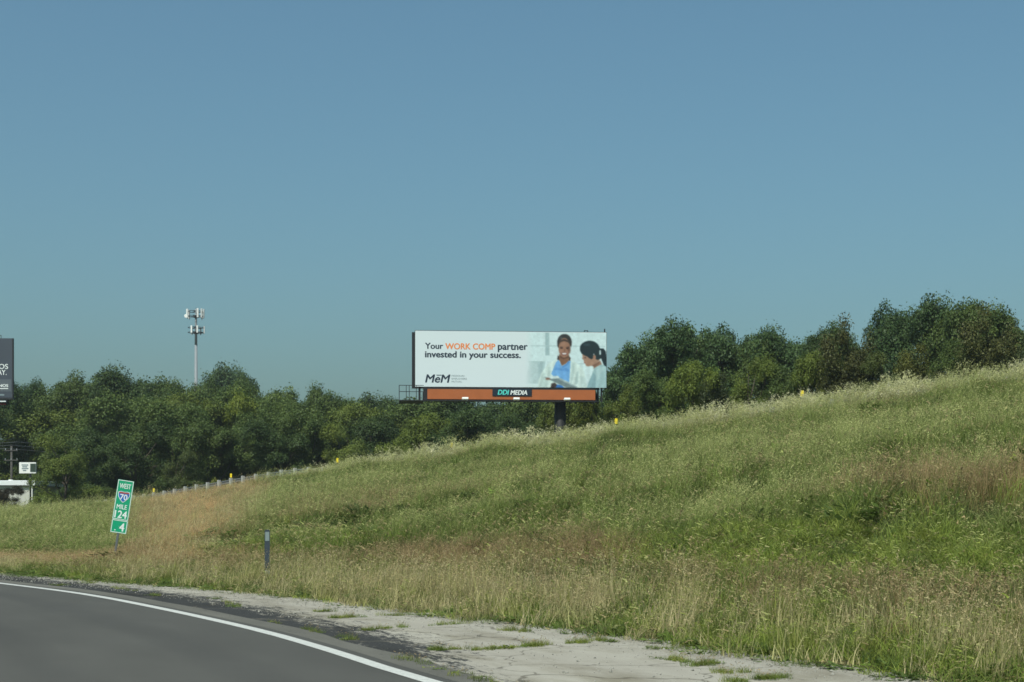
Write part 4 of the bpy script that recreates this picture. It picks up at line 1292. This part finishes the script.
def build_billboard():
    L_, R_ = Vector((-7.42, 115.0, 0)), Vector((7.30, 116.2, 0))
    mid = (L_ + R_) / 2
    W = (R_ - L_).length
    ang = math.atan2(R_.y - L_.y, R_.x - L_.x)
    gz = ground_z(mid.x, mid.y)
    b = empty('billboard', (mid.x, mid.y, gz - 0.2), ang)
    tag(b, 'white double-sided billboard on a dark pole, with an orange apron and two women pictured', 'billboard')
    zo = gz - 0.2
    z0, z1 = height_at(387.3, 115.6) - zo, height_at(331.7, 115.6) - zo
    H = z1 - z0
    hw = W / 2
    k = W / 190.0                                          # metres per pixel of the photograph at this distance
    px = lambda p: (p - 511.0) * k                          # column -> metres along the face
    pz = lambda p: z0 + (387.3 - p) * H / 55.6
    # front face: a shallow box of vinyl on a frame
    face = MB().box((-hw, -0.09, z0), (hw, 0.09, z1)).build('front_face', M['white_vinyl'], b)
    MB().box((-hw - .03, -0.05, z0 - .03), (-hw, 0.16, z1 + .03)).box((hw, -0.05, z0 - .03), (hw + .03, 0.16, z1 + .03)).box((-hw, -0.05, z1), (hw, 0.16, z1 + .04)).build('face_trim', M['black'], b)
    # the advert's print
    X, Y, c = printed_picture()
    u = px(530 + X / 8.523); w = pz(320 + Y / 8.523)
    w = np.clip(w, z0 + .004, z1 - .004); u = np.clip(u, -hw + .004, hw - .004)
    ny_, nx_ = X.shape
    ii = np.arange(nx_ * ny_).reshape(ny_, nx_)
    q = np.stack([ii[:-1, :-1], ii[1:, :-1], ii[1:, 1:], ii[:-1, 1:]], -1).reshape(-1, 4)
    pr = mesh_np('printed_picture', np.stack([u, np.full(u.shape, -0.096), w], -1).reshape(-1, 3), q, rgb_attr_material('advert_print'), face)
    a_ = pr.data.attributes.new('ink', 'FLOAT_COLOR', 'POINT')
    a_.data.foreach_set('color', np.concatenate([c, np.ones(c.shape[:2] + (1,))], -1).astype(np.float32).ravel())
    def T(txt, nm, mat, x0, x1, y0, y1, **kw): text_part(txt, nm, M[mat], face, px(x0), px(x1), pz(y1), pz(y0), -0.092, depth=0.006, **kw)
    # zoomed plan: 130/1024 px per unit, origin (410, 325)
    f = 130 / 1024.0
    def TZ(txt, nm, mat, x0, x1, y0, y1, **kw): T(txt, nm, mat, 410 + x0 * f, 410 + x1 * f, 325 + y0 * f, 325 + y1 * f, **kw)
    TZ('Your', 'lettering', 'ink', 125, 262, 148, 194, bold=.042)
    TZ('WORK COMP', 'lettering', 'ink_orange', 282, 668, 149, 196, bold=.046)
    TZ('partner', 'lettering', 'ink', 692, 922, 153, 214, bold=.042)
    TZ('invested in your success.', 'lettering', 'ink', 125, 868, 212, 276, bold=.042)
    TZ('MeM', 'logo', 'ink', 126, 318, 396, 458, bold=.04, shear=.2)
    text_part('-', 'logo_accent', M['ink'], face, px(410 + 212 * f), px(410 + 252 * f), pz(325 + 403 * f), pz(325 + 397 * f), -0.092, depth=.006)
    TZ('MISSOURI', 'small_lettering', 'ink_grey', 330, 428, 398, 411)
    TZ('EMPLOYERS', 'small_lettering', 'ink_grey', 330, 448, 421, 434)
    TZ('MUTUAL', 'small_lettering', 'ink_grey', 330, 410, 443, 456)
    # the back-to-back second face and the steel between
    back = MB().box((-hw - .22, 2.25, z0 + .05), (hw - .22, 2.43, z1 + .16)).build('rear_face', M['black'], b)
    for i in range(9):
        st = MB()
        x = -hw + .35 + i * (W - .7) / 8
        st.box((x - .06, .10, z0 - 1.1), (x + .06, .26, z1 - .05)).box((x - .06, 2.08, z0 - 1.1), (x + .06, 2.24, z1 - .05))
        st.bar((x, .2, z0 + .4), (x, 2.15, z0 + .4), .08); st.bar((x, .2, z1 - .4), (x, 2.15, z1 - .4), .08)
        st.build('upright', M['black'], b)
    # torsion beam and pole
    zb = pz(400.5)
    MB().tube((-hw + .6, 1.16, zb + .35), (hw - .6, 1.16, zb + .35), .36, seg=20).build('torsion_beam', M['pole'], b, True)
    xp = px(561.5)
    pole = MB().tube((xp, 1.16, 0), (xp, 1.16, zb + .4), .45, .43, seg=28).build('pole', M['pole'], b, True)
    MB().tube((xp, 1.16, .15), (xp, 1.16, .28), .75, seg=28).build('base_flange', M['pole'], pole)
    # orange apron hung under the face, with its dark frame and the plate
    ap = MB().box((px(428), -.10, pz(399.6)), (px(594.8), .02, pz(389.6))).build('apron', M['orange'], b)
    MB().box((px(424), -.06, pz(401.2)), (px(428), .30, pz(388))).box((px(428), -.06, pz(389.6)), (px(594.8), .05, z0 - .035)).box((px(428), -.06, pz(401.2)), (px(596), .05, pz(399.6))).build('apron_frame', M['black'], b)
    pl = MB().box((px(492.2), -.15, pz(396.1)), (px(531.3), -.10, pz(388.6))).build('name_plate', M['navy'], b)
    text_part('DDI', 'lettering', M['teal'], pl, px(497.6), px(508.6), pz(394.8), pz(390.2), -.152, bold=.05, shear=.2)
    text_part('MEDIA', 'lettering', M['sign_white'], pl, px(510.2), px(526.6), pz(394.8), pz(390.4), -.152, bold=.045, shear=.2)
    # catwalk with its end railing at the left
    zc = pz(401.8)
    MB().box((px(400.0), -1.35, zc - .06), (px(596.5), -.55, zc)).build('catwalk', M['black'], b)
    for i in range(8):
        x = px(432) + i * (px(592) - px(432)) / 7
        MB().bar((x, -1.35, zc - .1), (x, .2, zc - .1), .07).build('catwalk_bracket', M['black'], b)
    ra = MB()
    xa, xb = px(400.2), px(416.8)
    zt = pz(387.4); zm = pz(393.6)
    for x in (xa, px(407.0), px(409.9), xb):
        ra.bar((x, -1.3, zc), (x, -1.3, zt), .045)
    for y in (-.95, -.6, .2):
        ra.bar((xa, y, zc), (xa, y, zt), .045)
    for z in (zt, zm):
        ra.bar((xa - .02, -1.3, z), (px(424), -1.3, z), .045); ra.bar((xa, -1.3, z), (xa, .3, z), .045)
    ra.bar((xa, .3, zc), (xa, .3, zt), .045)
    ra.build('railing', M['black'], b)
    MB().box((xa, -.55, zc - .05), (px(424), 2.0, zc)).build('end_platform', M['black'], b)
    # three floodlights on arms in front of the face
    for p in (464.0, 514.0, 563.6):
        x = px(p)
        lamp = MB().box((x - .24, -2.25, zc - .02), (x + .24, -1.95, zc + .15), Matrix.Rotation(R(-12), 3, 'X'), .03).build('floodlight', M['white'], b)
        MB().bar((x, -.6, zc - .05), (x, -2.05, zc - .03), .05).build('arm', M['black'], lamp)
    # hoisting frame and stub on the top edge
    MB().bar((px(604.6), .12, z1 - .1), (px(604.6), .12, pz(327.8)), .09).build('top_stub', M['black'], b)
    tp = MB()
    for p in (584.2, 587.6): tp.bar((px(p), .12, z1 - .1), (px(p), .12, pz(329.6)), .055)
    tp.bar((px(584.0), .12, pz(329.8)), (px(587.8), .12, pz(329.8)), .05)
    tp.build('hoist_frame', M['black'], b)


build_billboard()


# ------------------------------------------------------------------ the dark advertising panel at the left
def build_dark_panel():
    D = 170.0; k = D / FPX
    x1 = (12.0 - 512) * k
    gz = ground_z(x1 - 7, D) - .3
    b = empty('advertising_panel', (x1 - 7.3, D, gz), R(1.5))
    tag(b, 'dark slate advertising panel with white letters, cut by the left edge of the picture', 'billboard')
    z0, z1 = height_at(397.6, D) - gz, height_at(338.2, D) - gz
    hw = 7.3
    X = lambda p: hw + (p - 12.0) * k
    Z = lambda p: height_at(p, D) - gz
    face = MB().box((-hw, -.12, z0), (hw, .12, z1)).build('face', M['ad_dark'], b)
    MB().box((-hw, -.135, Z(391.5)), (X(11.2), -.12, Z(379.2))).build('lighter_band', M['ad_mid'], face)
    def T(t, x0, x1_, y0, y1, mat='sign_white', y=-.125, **kw): text_part(t, 'lettering', M[mat], face, X(x0), X(x1_), Z(y1), Z(y0), y, depth=.02, **kw)
    T('OS', -1.2, 7.9, 364.0, 368.9, bold=.012)
    T('AY.', -2.4, 6.4, 369.8, 374.9, bold=.012)
    T('NOS', -1.0, 8.0, 384.2, 386.9, y=-.14, bold=.05)
    MB().box((X(-1), -.15, Z(388.9)), (X(8.0), -.136, Z(388.1))).build('underline', M['sign_white'], face)
    MB().box((X(-2), -.15, Z(395.6)), (X(4.2), -.126, Z(394.2))).build('small_print', M['ink_grey'], face)
    MB().box((-hw, -.2, z0 - .22), (hw, .16, z0)).box((hw, -.16, z0 - .22), (hw + .12, .16, z1)).build('frame', M['black'], b)
    pl = MB().box((X(-14), -.3, Z(405.2)), (X(7.2), -.22, Z(400.2))).build('name_plate', M['navy'], b)
    MB().box((X(-10), -.32, Z(402.7)), (X(6.2), -.3, Z(400.9))).build('plate_print', M['sign_white'], pl)
    MB().box((X(-10), -.32, Z(404.8)), (X(6.2), -.3, Z(403.7))).build('plate_stripe', M['red'], pl)
    MB().box((-hw, -1.2, z0 - .62), (hw - .4, -.3, z0 - .55)).build('catwalk', M['black'], b)
    MB().tube((0, .9, 0), (0, .9, z0 + .2), .5, seg=24).build('pole', M['pole'], b, True)
    MB().tube((-hw + .5, .9, z0 + .2), (hw - .5, .9, z0 + .2), .35, seg=18).build('torsion_beam', M['pole'], b, True)
    MB().bar((X(.4), .1, z1), (X(.4), .1, z1 + .35), .06).bar((X(-1), .1, z1 + .35), (X(.4), .1, z1 + .35), .06).build('hoist_frame', M['black'], b)


build_dark_panel()


# ------------------------------------------------------------------ mile marker, marker post, guardrail
def build_mile_marker():
    D = 43.4; k = D / FPX
    x, y, z = at(113.6, D)
    b = empty('mile_marker_sign', (x, y, z - .05), R(8))
    b.rotation_euler = (0, R(8.6), R(8))
    tag(b, 'green mile marker sign leaning to the right on the roadside slope', 'road sign')
    zt = height_at(477.6, D) - z
    h1, h2, w = 1.16, .38, .228
    zs = zt - h1
    def panel(nm, za, zb_):
        p = MB().box((-w, -.004, za), (w, .002, zb_)).build(nm, M['green_sign'], b)
        bd = MB(); t = .018; e = .008
        bd.box((-w + e, -.006, za + e), (w - e, -.004, za + e + t)).box((-w + e, -.006, zb_ - e - t), (w - e, -.004, zb_ - e))
        bd.box((-w + e, -.006, za + e + t), (-w + e + t, -.004, zb_ - e - t)).box((w - e - t, -.006, za + e + t), (w - e, -.004, zb_ - e - t))
        bd.build('border', M['sign_white'], p)
        return p
    p1 = panel('mile_panel', zs, zt)
    p2 = panel('tenth_panel', zs - h2 - .004, zs - .004)
    def T(t, pa, x0, x1, f0, f1, mat='sign_white', y=-.0045, bold=.02): text_part(t, 'lettering', M[mat], pa, x0, x1, f0, f1, y, depth=.003, bold=bold)
    T('WEST', p1, -.155, .16, zt - .245, zt - .105)
    # interstate shield: blue below, red crown
    def shield(s_):
        pts = []
        for a in np.linspace(0, 1, 9): pts.append((-.165 + .33 * a, .115 + .018 * math.sin(a * math.pi * 2) ** 2))
        for a in np.linspace(0, 1, 8): pts.append((.165 * (1 - a ** 1.9) + .02 * math.sin(a * math.pi), .10 - .30 * a))
        for a in np.linspace(1, 0, 8)[1:]: pts.append((-.165 * (1 - a ** 1.9) - .02 * math.sin(a * math.pi), .10 - .30 * a))
        return [(q[0] * s_, q[1] * s_ + zt - .46) for q in pts]
    sh = MB().prism(shield(1.0), -.006, -.0042).build('shield', M['sign_white'], p1)
    MB().prism(shield(.90), -.008, -.0062).build('shield_field', M['shield_blue'], sh)
    MB().box((-.142, -.010, zt - .395), (.142, -.0082, zt - .352)).build('shield_crown', M['shield_red'], sh)
    T('70', sh, -.100, .105, zt - .58, zt - .415, y=-.0085, bold=.025)
    T('MILE', p1, -.15, .135, zt - .845, zt - .715)
    T('124', p1, -.175, .165, zt - 1.105, zt - .895, bold=.03)
    T('4', p2, .015, .145, zs - .32, zs - .09, bold=.035)
    T('.', p2, -.12, -.085, zs - .32, zs - .285)
    po = MB()
    po.box((-.024, .004, -.3), (.024, .010, zt - .08)).box((-.034, .010, -.3), (-.022, .036, zt - .08)).box((.022, .010, -.3), (.034, .036, zt - .08))
    po.build('post', M['rail'], b)
    for zz in (zt - .07, zt - .62, zs + .03, zs - .19): MB().tube((0, -.012, zz), (0, .0, zz), .011, seg=8).build('bolt', M['galv'], b)


build_mile_marker()


def build_marker_post():
    D = 31.6
    x, y, z = at(267.2, D)
    b = empty('marker_post', (x, y, z - .05), R(14))
    tag(b, 'slim dark marker post with a pale reflective top standing in the roadside grass', 'marker post')
    zt = height_at(529.5, D) - z + .05
    body = MB()
    pts = [(-.055, -.3), (.055, -.3), (.055, zt - .03), (.035, zt), (-.035, zt), (-.055, zt - .03)]
    body.prism(pts, -.008, .008).build('body', M['slate'], b)
    MB().box((-.042, -.013, zt - .24), (.042, -.008, zt - .05)).build('reflector', paint('dull_reflector', (.22, .27, .27), .4), b)
    MB().box((-.052, -.012, .05), (.052, -.008, .30)).build('lower_sleeve', M['galv'], b)


build_marker_post()


def build_guardrail():
    t0, t1, sp = -30.0, 92.0, 1.905
    root = empty('guardrail', (RA[0], RA[1], 0))
    tag(root, 'long steel guardrail with pale posts and yellow markers along the crest of the bank', 'guardrail')
    def pt(t, off):
        p = RA + RU * t + RN * off - RA
        g = float(np.interp(t, RT, RZ)) + 0.48 * float(smooth01((30 - t) / 8))
        return p[0], p[1], g
    # W-beam swept along the line
    prof = [(0, .44), (.045, .47), (.045, .53), (.0, .575), (.0, .605), (.045, .65), (.045, .71), (0, .74), (-.004, .74), (.038, .705), (.038, .655), (-.007, .61), (-.007, .57), (.038, .525), (.038, .475), (-.004, .44)]
    ts = np.arange(t0, t1, sp)
    V, F = [], []
    m = len(prof)
    for j, t in enumerate(ts):
        for (o_, zz) in prof:
            x, y, g = pt(t, -.33 + o_)
            V.append((x, y, g + zz))
        if j:
            for i in range(m):
                F.append(((j - 1) * m + i, (j - 1) * m + (i + 1) % m, j * m + (i + 1) % m, j * m + i))
    mesh_np('rail', np.array(V), F, M['rail'], root)
    pm = MB().box((-.11, -.10, -1.3), (.11, .10, .84)).bm
    me = bpy.data.meshes.new('post'); pm.to_mesh(me); pm.free(); me.materials.append(M['post_wood'])
    ym = MB().box((-.08, -.012, .84), (.08, .012, 1.15), bevel=.02).bm
    mey = bpy.data.meshes.new('yellow_marker'); ym.to_mesh(mey); ym.free(); mey.materials.append(M['yellow'])
    ang = math.atan2(RU[1], RU[0])
    yt = [0, 14.3, 28.6, 42.8, 57.1, 71.4]
    for t in ts:
        x, y, g = pt(t, -.18)
        o = bpy.data.objects.new('post', me); link(o, root); o.location = (x, y, g + random.uniform(-.02, .02)); o.rotation_euler = (random.gauss(0, .012), random.gauss(0, .012), ang)
        if min(abs(t - q) for q in yt) < sp / 2:
            c = bpy.data.objects.new('yellow_marker', mey); link(c, root); c.location = (x, y, g + (.04 if t < 20 else .30)); c.rotation_euler = (0, 0, R(-4))


build_guardrail()


# ------------------------------------------------------------------ cell tower
def build_tower():
    D = 400.0; k = D / FPX
    x = (196.0 - 512) * k
    gz = ground_z(x, D)
    b = empty('cell_tower', (x, D, gz - .3))
    tag(b, 'slender cell tower with two clusters of white antenna panels rising behind the wood', 'tower')
    Z = lambda p: height_at(p, D) - gz + .3
    MB().tube((0, 0, 0), (0, 0, Z(345)), .75, .36, 18).tube((0, 0, Z(345)), (0, 0, Z(309)), .36, .24, 18).build('mast', paint('tower_grey', (.20, .22, .235), .6, .3, .0), b, True)
    MB().tube((0, 0, Z(309)), (0, 0, Z(307.6)), .06, seg=6).build('lightning_rod', M['black'], b)
    wm = M['white']
    pm = MB().box((-.22, -.10, -1.2), (.22, .10, 1.2), bevel=.05).bm
    me = bpy.data.meshes.new('antenna_panel'); pm.to_mesh(me); pm.free(); me.materials.append(wm)
    for (zc, r_, hh, spots) in ((Z(314.3), 2.2, 1.0, (196, 214, 292, 318, 340, 60, 150)), (Z(330.5), 2.1, .80, (252, 290, 350, 70, 130))):
        fr = MB()
        n_ = 12
        for q in (-.55, .75):
            for i in range(n_):
                a, c = 2 * math.pi * i / n_, 2 * math.pi * (i + 1) / n_
                fr.bar((math.cos(a) * r_, math.sin(a) * r_, zc + q), (math.cos(c) * r_, math.sin(c) * r_, zc + q), .12)
        for i in range(3):
            a = 2 * math.pi * i / 3 + .4
            fr.bar((0, 0, zc - .5), (math.cos(a) * r_, math.sin(a) * r_, zc - .5), .18); fr.bar((0, 0, zc + .7), (math.cos(a) * r_, math.sin(a) * r_, zc + .7), .14)
        for dg_ in spots: fr.bar((math.cos(R(dg_)) * r_, math.sin(R(dg_)) * r_, zc - 1.3 * hh), (math.cos(R(dg_)) * r_, math.sin(R(dg_)) * r_, zc + 1.3 * hh), .07)
        fr.box((-.6, -.6, zc - .9), (.6, .6, zc - .3)).build('antenna_platform', M['black'], b)
        for dg_ in spots:
            a = R(dg_)
            o = bpy.data.objects.new('antenna_panel', me); link(o, b)
            o.location = (math.cos(a) * (r_ + .25), math.sin(a) * (r_ + .25), zc + .1); o.rotation_euler = (0, 0, a + R(90)); o.scale = (1, 1, hh)
    MB().tube((-2.5, -.6, Z(316.3)), (-2.5, -.9, Z(316.3)), .45, .45, 14).build('dish', wm, b)


build_tower()


# ------------------------------------------------------------------ white building, sign and pole at the left edge
def build_left_corner():
    D = 150.0; k = D / FPX
    X = lambda p: (p - 512) * k
    gz = ground_z(X(10), D)
    Z = lambda p: height_at(p, D)
    b = empty('white_building', (X(14), D, gz - .2))
    tag(b, 'low cream building with a white fascia at the left edge behind the bank', 'building')
    ox, oz = X(14), gz - .2
    MB().box((X(-60) - ox, .3, 0), (X(30) - ox, 9, Z(486) - oz)).build('wall', M['wall'], b)
    MB().box((X(-62) - ox, 0, Z(485.2) - oz), (X(35) - ox, 9.5, Z(480.8) - oz)).build('fascia', M['roof'], b)
    MB().box((X(-61) - ox, .6, Z(480.8) - oz), (X(33) - ox, 9.2, Z(480.3) - oz)).build('roof', M['roof'], b)
    MB().tube((X(4) - ox, 2, Z(480.5) - oz), (X(4) - ox, 2, Z(479.2) - oz), .22, seg=12).build('roof_vent', M['white'], b)
    dr_ = MB().box((X(-24) - ox, .24, 0), (X(-13) - ox, .3, Z(489) - oz)).build('door', M['glass_dark'], b)
    MB().box((X(-14.5) - ox, .2, 1.0), (X(-14) - ox, .24, 1.2)).build('handle', M['galv'], dr_)
    for p in (-8, -40, -52):
        wi = MB().box((X(p) - ox, .26, 1.2), (X(p + 6) - ox, .3, 2.3)).build('window', M['glass_dark'], b)
        MB().box((X(p) - ox - .05, .2, 1.12), (X(p + 6) - ox + .05, .3, 1.2)).build('sill', M['white'], wi)
    MB().bar((X(31.6) - ox, .15, 0), (X(31.6) - ox, .15, Z(485.2) - oz), .09).build('corner_pipe', M['white'], b)

    # small white sign on a dark post
    D2 = 146.0; k2 = D2 / FPX
    X2 = lambda p: (p - 512) * k2
    g2 = ground_z(X2(30), D2)
    s_ = empty('business_sign', (X2(30.5), D2, g2 - .2))
    tag(s_, 'small white sign with dark print on a thin post above the low cream building', 'sign')
    Zs = lambda p: height_at(p, D2) - g2 + .2
    Xs = lambda p: X2(p) - X2(30.5)
    bd = MB().box((Xs(19.5), -.1, Zs(473.3)), (Xs(36.2), .1, Zs(462.3))).build('sign_board', M['white'], s_)
    MB().box((Xs(30.6), -.13, Zs(471.8)), (Xs(36.0), -.102, Zs(463.6))).build('right_block', paint('dark_green_block', (.03, .05, .035), .5), bd)  # dark green block over the right part of the board
    bars = MB()
    for (y_, a_, c_) in ((464.4, 22.0, 28.6), (466.2, 22.6, 27.6), (468.0, 22.2, 28.8), (469.9, 23.2, 26.6)):
        bars.box((Xs(a_), -.12, Zs(y_ + 1.0)), (Xs(c_), -.102, Zs(y_)))
    bars.build('dark_print', M['ink_grey'], bd)
    MB().tube((0, 0, 0), (0, 0, Zs(473.2)), .09, seg=10).build('post', M['black'], s_)

    # utility pole with two crossarms; its wires
    D3 = 163.0; k3 = D3 / FPX
    x3 = (11.5 - 512) * k3
    g3 = ground_z(x3, D3)
    p_ = empty('utility_pole', (x3, D3, g3 - .3))
    tag(p_, 'grey wooden utility pole with two crossarms at the left edge', 'utility pole')
    Zp = lambda p: height_at(p, D3) - g3 + .3
    MB().tube((0, 0, 0), (0, 0, Zp(446)), .15, .11, 12).build('shaft', M['wood_pole'], p_, True)
    for q, w_ in ((450.4, .72), (460.2, .75)):
        ca = MB().box((-w_, -.16, Zp(q) - .06), (w_, -.06, Zp(q) + .06)).build('crossarm', M['wood_pole'], p_)
        for sx in (-.85, 0, .85): MB().tube((sx * w_, -.11, Zp(q) + .06), (sx * w_, -.11, Zp(q) + .22), .045, .03, 8).build('insulator', M['galv'], ca)
    for i, (dz, off) in enumerate(((Zp(450.4) + .22, -.6), (Zp(450.4) + .22, 0.0), (Zp(450.4) + .22, .6))):
        wv, wf = [], []
        P = [Vector((-95, D3 + 14, 0)), Vector((x3 + off, D3 - .11, 0)), Vector((x3 + 26, D3 + 22, 0))]
        pts = []
        for a, c in ((0, 1), (1, 2)):
            for j in range(13):
                f = j / 12
                if a == 1 and j == 0: continue
                v = P[a].lerp(P[c], f); v.z = g3 - .3 + dz + (0.35 * i if i else 0) - 4 * .55 * f * (1 - f)
                pts.append(v)
        mb = MB()
        for a, c in zip(pts[:-1], pts[1:]): mb.tube(a, c, .018, seg=5)
        o = mb.build('overhead_wire', M['rail'])
        tag(o, ('lowest overhead wire crossing the dark trees at the left edge', 'middle overhead wire crossing the dark trees at the left edge', 'topmost overhead wire crossing the dark trees at the left edge')[i], 'wire', 'overhead wires at the left edge')
    # dark reddish shrubs in front of the building
    plant_tree(6, 143, 484, 30, 'bushy', 'plum', 'dark plum coloured shrub hiding the foot of the low cream building', None, 'shrub')
    plant_tree(-14, 143, 480, 34, 'bushy', 'plum', 'second dark plum coloured shrub at the very edge of the picture', None, 'shrub')


TINT['plum'] = (0.55, 0.30, 0.55)
build_left_corner()


# ------------------------------------------------------------------ summer haze
hz = MB().box((-700, -60, -3), (700, 900, 75)).build('haze', None)
hm = bpy.data.materials.new('haze'); hm.use_nodes = True
hm.node_tree.nodes.clear()
pv = hm.node_tree.nodes.new('ShaderNodeVolumePrincipled')
pv.inputs['Color'].default_value = (0.80, 0.92, 1.0, 1)
pv.inputs['Density'].default_value = 0.00014
ho = hm.node_tree.nodes.new('ShaderNodeOutputMaterial')
hm.node_tree.links.new(pv.outputs[0], ho.inputs['Volume'])
hz.data.materials.append(hm)
tag(hz, kind='stuff')
